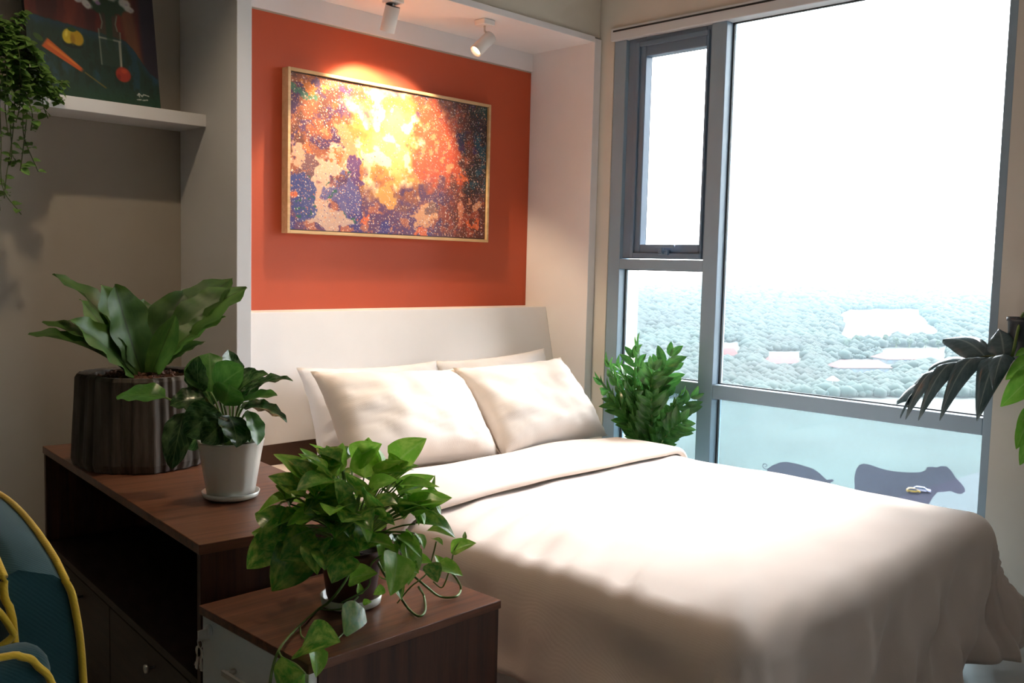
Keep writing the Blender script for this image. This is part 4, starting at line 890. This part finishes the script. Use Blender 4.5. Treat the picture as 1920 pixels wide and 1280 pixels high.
# ---- monstera in a wall planter (right edge)
MC = Vector((3.440, 1.000, 0.965))
mo = thing('wall_planter_monstera', 'monstera with a big split leaf in a dark planter on the wall by the window', 'potted plant', MC)
MB().lathe([(0.040, 0), (0.046, 0.006), (0.054, 0.128), (0.058, 0.130), (0.058, 0.142), (0.052, 0.142), (0.050, 0.12)], MC, 32).build('pot', M['potblack'], mo, smooth=True)
MB().lathe([(0.051, 0.128), (0.0001, 0.132)], MC, 24).build('soil', M['soil'], mo, smooth=True)
MB().box(3.490, 0.975, 0.985, XW, 1.025, 1.09).build('wall_bracket', M['black'], mo)
def monstera():
    # midrib as a curve in world space; lobes on both sides
    xm = 3.36
    rib = spline([at(1898, 668, 0, xm), at(1850, 668, 0, xm), at(1790, 682, 0, xm - .01), at(1735, 712, 0, xm - .01), at(1700, 765, 0, xm - .02)], 8)
    n = len(rib) - 1
    def rp(t):
        i = min(n - 1, int(t * n)); return rib[i].lerp(rib[i + 1], t * n - i)
    lobes = [  # t0, t1, tip px, tip x, side, bow, half-width scale
     (0.00, 0.20, 1832, 783, 3.27, 1.0), (0.18, 0.40, 1762, 782, 3.27, .75), (0.38, 0.55, 1722, 782, 3.28, .7), (0.53, 0.72, 1698, 780, 3.29, .7), (0.70, 0.99, 1688, 778, 3.32, .7),
     (0.00, 0.12, 1862, 725, 3.22, .8),
     (0.00, 0.16, 1872, 616, 3.42, 1.), (0.14, 0.36, 1768, 636, 3.44, 1.), (0.34, 0.55, 1742, 690, 3.46, .8), (0.53, 0.75, 1712, 722, 3.45, .8), (0.72, 0.97, 1682, 752, 3.43, .7)]
    vs, fs, uv = [], [], []
    for (t0, t1, px, py, x, wsc) in lobes:
        tip = at(px, py, 0, x); a0, a1 = rp(t0), rp(t1); mid = (a0 + a1) / 2
        up = Vector((0, 0, 1)); side = (tip - mid); bow = Vector((-.1 if x < xm else .1, 0, 1)).normalized() * side.length * (0.48 if x < xm else 0.25)
        o = len(vs); nr, nc = 10, 4
        for i in range(nr + 1):
            r = i / nr
            c = bez(mid, mid.lerp(tip, .42) + bow, tip, nr)[i]
            ld = (tip - mid).normalized(); al_ = a1 - a0; pp = al_ - ld * al_.dot(ld); pp = pp.normalized() * (0.078 * wsc)
            g = min(1, r / .35); base = al_ * (1 - g) + pp * g
            full = base * max(0.03, (1 - r ** 4.5)) * (1 + .25 * math.sin(min(1, r * 1.3) * math.pi))
            for j in range(nc + 1):
                s = j / nc - .5; vs.append(c + full * s + Vector((0, 0, -0.012 * (abs(s) * 2) ** 2 * (1 if r > 0 else 0)))); uv.append((0.5 + s * .6, r))
        k = nc + 1
        fs += [(o + i * k + j, o + i * k + j + 1, o + (i + 1) * k + j + 1, o + (i + 1) * k + j) for i in range(nr) for j in range(nc)]
    me = bpy.data.meshes.new('split_leaf'); me.from_pydata([tuple(v) for v in vs], [], fs); me.materials.append(M['mon'])
    ul = me.uv_layers.new(name='UVMap')
    for lp in me.loops: ul.data[lp.index].uv = uv[lp.vertex_index]
    for p in me.polygons: p.use_smooth = True
    lf = link('split_leaf', me, mo); sd = lf.modifiers.new('thick', 'SOLIDIFY'); sd.thickness = 0.0012
    MB().tube(rib, [0.0045 - 0.0035 * i / n for i in range(n + 1)], 6).build('midrib', M['stemd'], lf, smooth=True)
    MB().tube(bez(MC + Vector((0, 0, .13)), MC + Vector((-.03, .0, .22)) * 1.0, rib[0], 8), 0.005, 8).build('leaf_stalk', M['stem'], mo, smooth=True)
monstera()
BL = [leaf_mesh('fresh_leaf_a', M['bright'], 0.55, heart, 10, 3, 0.7, 0.3), leaf_mesh('fresh_leaf_b', M['bright'], 0.5, heart, 10, 3, 0.3, 0.25)]
for (bx, by), (tx, ty), x0_, x1_, k, up in (((1925, 655), (1903, 668), 3.36, 3.34, 0, (-.6, -.5, .6)), ((1935, 672), (1885, 712), 3.34, 3.30, 0, (-.8, -.5, .4)), ((1940, 700), (1876, 762), 3.33, 3.28, 0, (-.8, -.5, .4)), ((1935, 765), (1905, 805), 3.36, 3.33, 1, (-.8, -.4, .2)), ((1925, 790), (1905, 842), 3.33, 3.30, 1, (-.9, -.4, .1)), ((1935, 820), (1912, 872), 3.32, 3.30, 1, (-.9, -.4, .1)), ((1960, 720), (1935, 790), 3.34, 3.30, 0, (-.8, -.5, .3))):
    B = at(bx, by, 0, x0_); T = at(tx, ty, 0, x1_)
    MB().tube(bez(MC + Vector((-.02, -.03, .125)), MC + Vector((-.10, -.06, .16)) if by < 750 else MC + Vector((-.11, -.06, .10)), B, 8), 0.0025, 6).build('leaf_stalk', M['stem'], mo, smooth=True)
    put_leaf(BL[k], B, T, up, mo)

# ================================================================== ANIMAL CUTOUTS, clear gaps imitated by dark film on the glass
M['cutout'] = None
def cutout_mat(name, tcol, dcol, k):
    mt = bpy.data.materials.new(name); mt.use_nodes = True; n = mt.node_tree; n.nodes.clear(); o = N(n, 'OutputMaterial')
    tr = N(n, 'BsdfTransparent'); tr.inputs[0].default_value = (*tcol, 1); df = N(n, 'BsdfDiffuse'); df.inputs[0].default_value = (*dcol, 1)
    ms = N(n, 'MixShader'); ms.inputs[0].default_value = k; n.links.new(tr.outputs[0], ms.inputs[1]); n.links.new(df.outputs[0], ms.inputs[2]); n.links.new(ms.outputs[0], o.inputs[0]); return mt
M['cutout'] = cutout_mat('dark_cutout_film', (0.66, 0.62, 0.70), (0.15, 0.15, 0.18), 0.15)
xd = gx - 0.0015
def cutout(name, pts, label, cat, extra=()):
    poly = [at(1380 + cx * .25, 800 + cy * .25, 0, xd) for cx, cy in pts]; poly = [(p.y, p.z) for p in poly] + list(extra)
    o = MB().prism(poly, 0, xd - 0.0004, xd).build(name, M['cutout']); return tag(o, label, cat)
cw = [(890, 460), (888, 380), (900, 320), (925, 285), (960, 275), (1010, 285), (1060, 303), (1120, 322), (1200, 335), (1290, 342), (1380, 340), (1425, 325), (1430, 303), (1470, 298), (1505, 305), (1535, 293), (1580, 297), (1615, 330), (1650, 385), (1690, 425), (1715, 460), (1718, 485), (1690, 503), (1650, 498), (1610, 480), (1560, 487), (1510, 490), (1475, 530), (1440, 590)]
f = lambda cx, cy: (lambda p: (p.y, p.z))(at(1380 + cx * .25, 800 + cy * .25, 0, xd))
e = [f(1420, 660), f(1415, 860), f(1385, 860), f(1375, 700), f(1340, 690), f(1330, 850), f(1300, 850), f(1290, 680), f(1080, 650), f(1060, 700), f(1055, 830), f(1025, 830), f(1015, 690), f(980, 640), f(970, 810), f(940, 810), f(930, 620), f(905, 560)]
cutout('cow_cutout', cw, 'dark cow silhouette on the lower window glass, standing for a clear cutout', 'cutout', e)
pg = [(235, 315), (270, 290), (330, 266), (380, 262), (450, 275), (520, 295), (580, 315), (630, 350), (680, 398), (720, 392), (738, 402), (700, 425), (690, 470), (660, 520), (600, 540), (590, 600), (560, 600), (555, 545), (380, 520), (375, 580), (345, 580), (340, 505), (270, 450), (235, 380)]
pgo = cutout('pig_cutout', pg, 'dark pig silhouette with curly tail on the lower window glass, standing for a clear cutout', 'cutout')
tl_ = [at(1380 + cx * .25, 800 + cy * .25, 0, xd - .0006) for cx, cy in ((240, 318), (215, 314), (200, 296), (208, 278), (226, 280), (232, 294), (218, 298))]
MB().tube(spline(tl_, 4), 0.0016, 6).build('tail', M['cutout'], pgo)

# ================================================================== OUTSIDE
GZ = -60.0
M['ground'] = plain('grass_and_scrub', (0.024, 0.034, 0.031), 0.95, var=0.4, vscale=0.02)
M['water'] = plain('pale_water', (0.35, 0.40, 0.42), 0.12, var=0.03)
M['road'] = plain('asphalt_road', (0.035, 0.034, 0.040), 0.9, var=0.1, vscale=0.1)
M['canopy'] = plain('tree_canopy', (0.010, 0.022, 0.020), 0.95, var=0.6, vscale=0.012)
M['crown'] = plain('tree_crown', (0.022, 0.04, 0.028), 0.95, var=0.3, vscale=0.3)
M['roof'] = plain('red_roof_tiles', (0.095, 0.026, 0.026), 0.8, var=0.1, vscale=0.2)
M['bwall'] = plain('pale_building_wall', (0.10, 0.12, 0.14), 0.8, var=0.05)
M['bwin'] = plain('dark_far_window', (0.10, 0.16, 0.22), 0.3)
M['fin'] = plain('white_render', (0.75, 0.76, 0.77), 0.8, var=0.02)
M['carw'] = plain('white_car_paint', (0.78, 0.79, 0.80), 0.25, coat=0.5)
M['cary'] = plain('yellow_car_paint', (0.75, 0.48, 0.03), 0.25, coat=0.5)
struct(MB().add([(-400, -6000, GZ), (9000, -6000, GZ), (9000, 9000, GZ), (-400, 9000, GZ)], [(0, 1, 2, 3)]).build('ground', M['ground']))
struct(MB().box(3.79, 3.415, -30, 4.5, 4.6, 12).build('wall_outer_fin', M['fin']))
lk = [at(x, y, 2, GZ + .6) for x, y in ((1572, 640), (1578, 612), (1568, 592), (1590, 582), (1650, 580), (1725, 580), (1735, 600), (1768, 628), (1775, 638), (1700, 634), (1660, 640), (1620, 643))]
struct(MB().add(lk, [tuple(range(len(lk)))]).build('lake', M['water']))
rd = [at(x, y, 2, GZ + .3) for x, y in ((1590, 960), (1850, 880), (2100, 800), (2100, 850), (1850, 960), (1680, 1040))]
struct(MB().add(rd, [tuple(range(len(rd)))]).build('road', M['road']))
# forest too dense to count
def ico():
    import bmesh
    bm = bmesh.new(); bmesh.ops.create_icosphere(bm, subdivisions=1, radius=1); v = [q.co.copy() for q in bm.verts]; f = [[q.index for q in p.verts] for p in bm.faces]; bm.free(); return v, f
iv, if_ = ico(); rg = random.Random(2)
LK = ((1572, 640), (1578, 612), (1568, 592), (1590, 582), (1650, 580), (1725, 580), (1735, 600), (1768, 628), (1775, 638), (1700, 634), (1660, 640), (1620, 643))
def in_lake(px, py):
    c = False
    for (ax, ay), (bx, by) in zip(LK, LK[1:] + LK[:1]):
        if (ay > py) != (by > py) and px < (bx - ax) * (py - ay) / (by - ay) + ax: c = not c
    return c
ROOFS = [((1345, 1384), 672, 6), ((1440, 1500), 688, 7), ((1572, 1668), 704, 15), ((1662, 1768), 682, 9)]
V, Fc = [], []
for k in range(42000):
    px = rg.uniform(850, 2350); py = 545 + 200 * rg.random() ** 1.45
    if in_lake(px, py): continue
    p = at(px, py, 2, GZ); 
    if p.x < 60 or p.length > 5000: continue
    bad = any(r[0][0] - 8 < px < r[0][1] + 8 and r[1] - 30 < py < r[1] + 6 for r in ROOFS)
    if bad or (1575 < px < 1780 and py > 640 and py < 668 and rg.random() < .6): continue
    s = rg.choice((1.6, 2.2, 3, 4.2)) * rg.uniform(.7, 1.2) * (1 + max(0, p.length - 600) / 1000); o = len(V)
    for q in iv: V.append((p.x + q.x * s * rg.uniform(.8, 1.2), p.y + q.y * s * rg.uniform(.8, 1.2), GZ + max(0, s * .6 + q.z * s * .8)))
    Fc += [tuple(i + o for i in f_) for f_ in if_]
me = bpy.data.meshes.new('forest_canopy'); me.from_pydata(V, [], Fc); me.materials.append(M['canopy'])
for p in me.polygons: p.use_smooth = True
fo = link('forest_canopy', me); fo['kind'] = 'stuff'; tag(fo, 'hazy green forest stretching to the horizon outside the window', 'forest')
def far_tree(px, py, hpx, label):
    p = at(px, py, 2, GZ); hh = hpx / F * (p - CAM).dot(FWD)
    t = thing('far_tree', label, 'tree', p, 'dark trees in front of the lake')
    MB().lathe([(hh * .04, 0), (hh * .03, hh * .4)], p, 8).build('trunk', M['stemd'], t)
    mb = MB()
    for k in range(9):
        a = rg.random() * 6.28; c = p + Vector((math.cos(a) * hh * .18, math.sin(a) * hh * .18, hh * rg.uniform(.4, .85))); s = hh * rg.uniform(.15, .24)
        mb.add([c + q * s * rg.uniform(.85, 1.15) for q in iv], if_)
    mb.build('crown', M['crown'], t)
for px, py, h_px, lb in ((1588, 654, 22, 'small dark tree at the left end of the pale lake'), (1603, 652, 26, 'slim dark tree second from the left before the lake'), (1655, 650, 24, 'pointed dark tree in the middle of the lake shore'), (1680, 652, 20, 'round dark tree right of the middle of the lake shore'), (1705, 652, 20, 'round dark tree above the longest red roof'), (1735, 652, 18, 'low dark tree near the right end of the lake'), (1760, 654, 18, 'dark tree at the right end of the lake')):
    far_tree(px, py, h_px, lb)
def building(x0p, x1p, ybp, hpx, label, nwin):
    a, b = at(x0p, ybp, 2, GZ), at(x1p, ybp, 2, GZ); d = (b - a); L = d.length; u = d.normalized(); v = Vector((-u.y, u.x, 0))
    if v.x < 0: v = -v
    dep = (a - CAM).dot(FWD); hh = hpx / F * dep; D = L * .35
    t = thing('red_roofed_building', label, 'building', a, 'red roofed buildings outside the window')
    def P(s, w__, z): return a + u * (s * L) + v * (w__ * D) + Vector((0, 0, z))
    MB().add([P(0, 0, 0), P(1, 0, 0), P(1, 1, 0), P(0, 1, 0), P(0, 0, hh), P(1, 0, hh), P(1, 1, hh), P(0, 1, hh)], [(0, 1, 5, 4), (1, 2, 6, 5), (2, 3, 7, 6), (3, 0, 4, 7)]).build('wall', M['bwall'], t)
    MB().add([P(-.03, -.1, hh), P(1.03, -.1, hh), P(1.03, 1.1, hh), P(-.03, 1.1, hh), P(.12, .5, hh + 13 / F * dep), P(.88, .5, hh + 13 / F * dep)], [(0, 1, 5, 4), (1, 2, 5), (2, 3, 4, 5), (3, 0, 4), (3, 2, 1, 0)]).build('roof', M['roof'], t)
    for k in range(nwin):
        s = (k + .5) / nwin; q = [P(s - .25 / nwin, -.005, hh * .3), P(s + .25 / nwin, -.005, hh * .3), P(s + .25 / nwin, -.005, hh * .75), P(s - .25 / nwin, -.005, hh * .75)]
        MB().add(q + [x + v * .4 for x in q], [(0, 1, 2, 3), (7, 6, 5, 4), (0, 4, 5, 1), (1, 5, 6, 2), (2, 6, 7, 3), (3, 7, 4, 0)]).build('window', M['bwin'], t)
for (r, yb__, hp), lb, nw in zip(ROOFS, ('small red roofed house beside the tall mullion', 'small red roofed house left of the white walled building', 'red roofed building with pale walls below the lake', 'long red roofed building behind the split leaf'), (3, 4, 8, 8)):
    building(r[0], r[1], yb__, hp, lb, nw)
def car(px, py, ang, mat, label, L=4.5):
    p = at(px, py, 2, GZ + .35); t = thing('parked_car', label, 'car', p, rz=ang)
    prof = [(-L / 2, .35), (L / 2, .35), (L / 2, .8), (L * .28, .95), (L * .12, 1.45), (-L * .30, 1.48), (-L * .46, 1.0), (-L / 2, .9)]
    MB().prism(prof, 1, -.88, .88).build('body', mat, t, world=False, bevel=.08)
    MB().prism([(L * .265, .98), (L * .125, 1.40), (-L * .29, 1.43), (-L * .44, 1.02)], 1, -.885, .885).build('glazing', M['bwin'], t, world=False)
    for x in (-L * .3, L * .3):
        for y in (-.8, .8): MB().lathe([(.33, -.1), (.33, .1)], (x, y, .33), 16, Matrix.Rotation(R_(90), 4, 'X')).build('wheel', M['black'], t, world=False)
car(1728, 922, R_(-70), M['carw'], 'white car on the road seen through the cow silhouette', 4.8)
car(1712, 924, R_(-60), M['cary'], 'yellow car on the road seen through the cow silhouette', 3.6)
ps = at(1560, 738, 2, GZ); gp = thing('garden_parasol', 'tiny white parasol among the trees outside', 'parasol', ps)
MB().lathe([(.1, 0), (.1, 8)], ps, 8).build('pole', M['carw'], gp); MB().lathe([(3.2, 7), (1.5, 8.4), (.05, 9.2)], ps, 12).build('canopy', M['carw'], gp)

# ---- haze over the land: a real scattering volume
hz = bpy.data.materials.new('haze'); hz.use_nodes = True; n = hz.node_tree; n.nodes.clear(); o = N(n, 'OutputMaterial'); vs_ = N(n, 'VolumeScatter')
vs_.inputs['Color'].default_value = (0.58, 0.86, 1.0, 1); vs_.inputs['Density'].default_value = 0.00007; vs_.inputs['Anisotropy'].default_value = 0.2
n.links.new(vs_.outputs[0], o.inputs['Volume'])
hb = MB().box(20, -5500, GZ - 5, 8500, 8500, 45).build('haze', hz); hb['kind'] = 'stuff'; tag(hb, 'pale blue haze hanging over the landscape outside', 'haze')
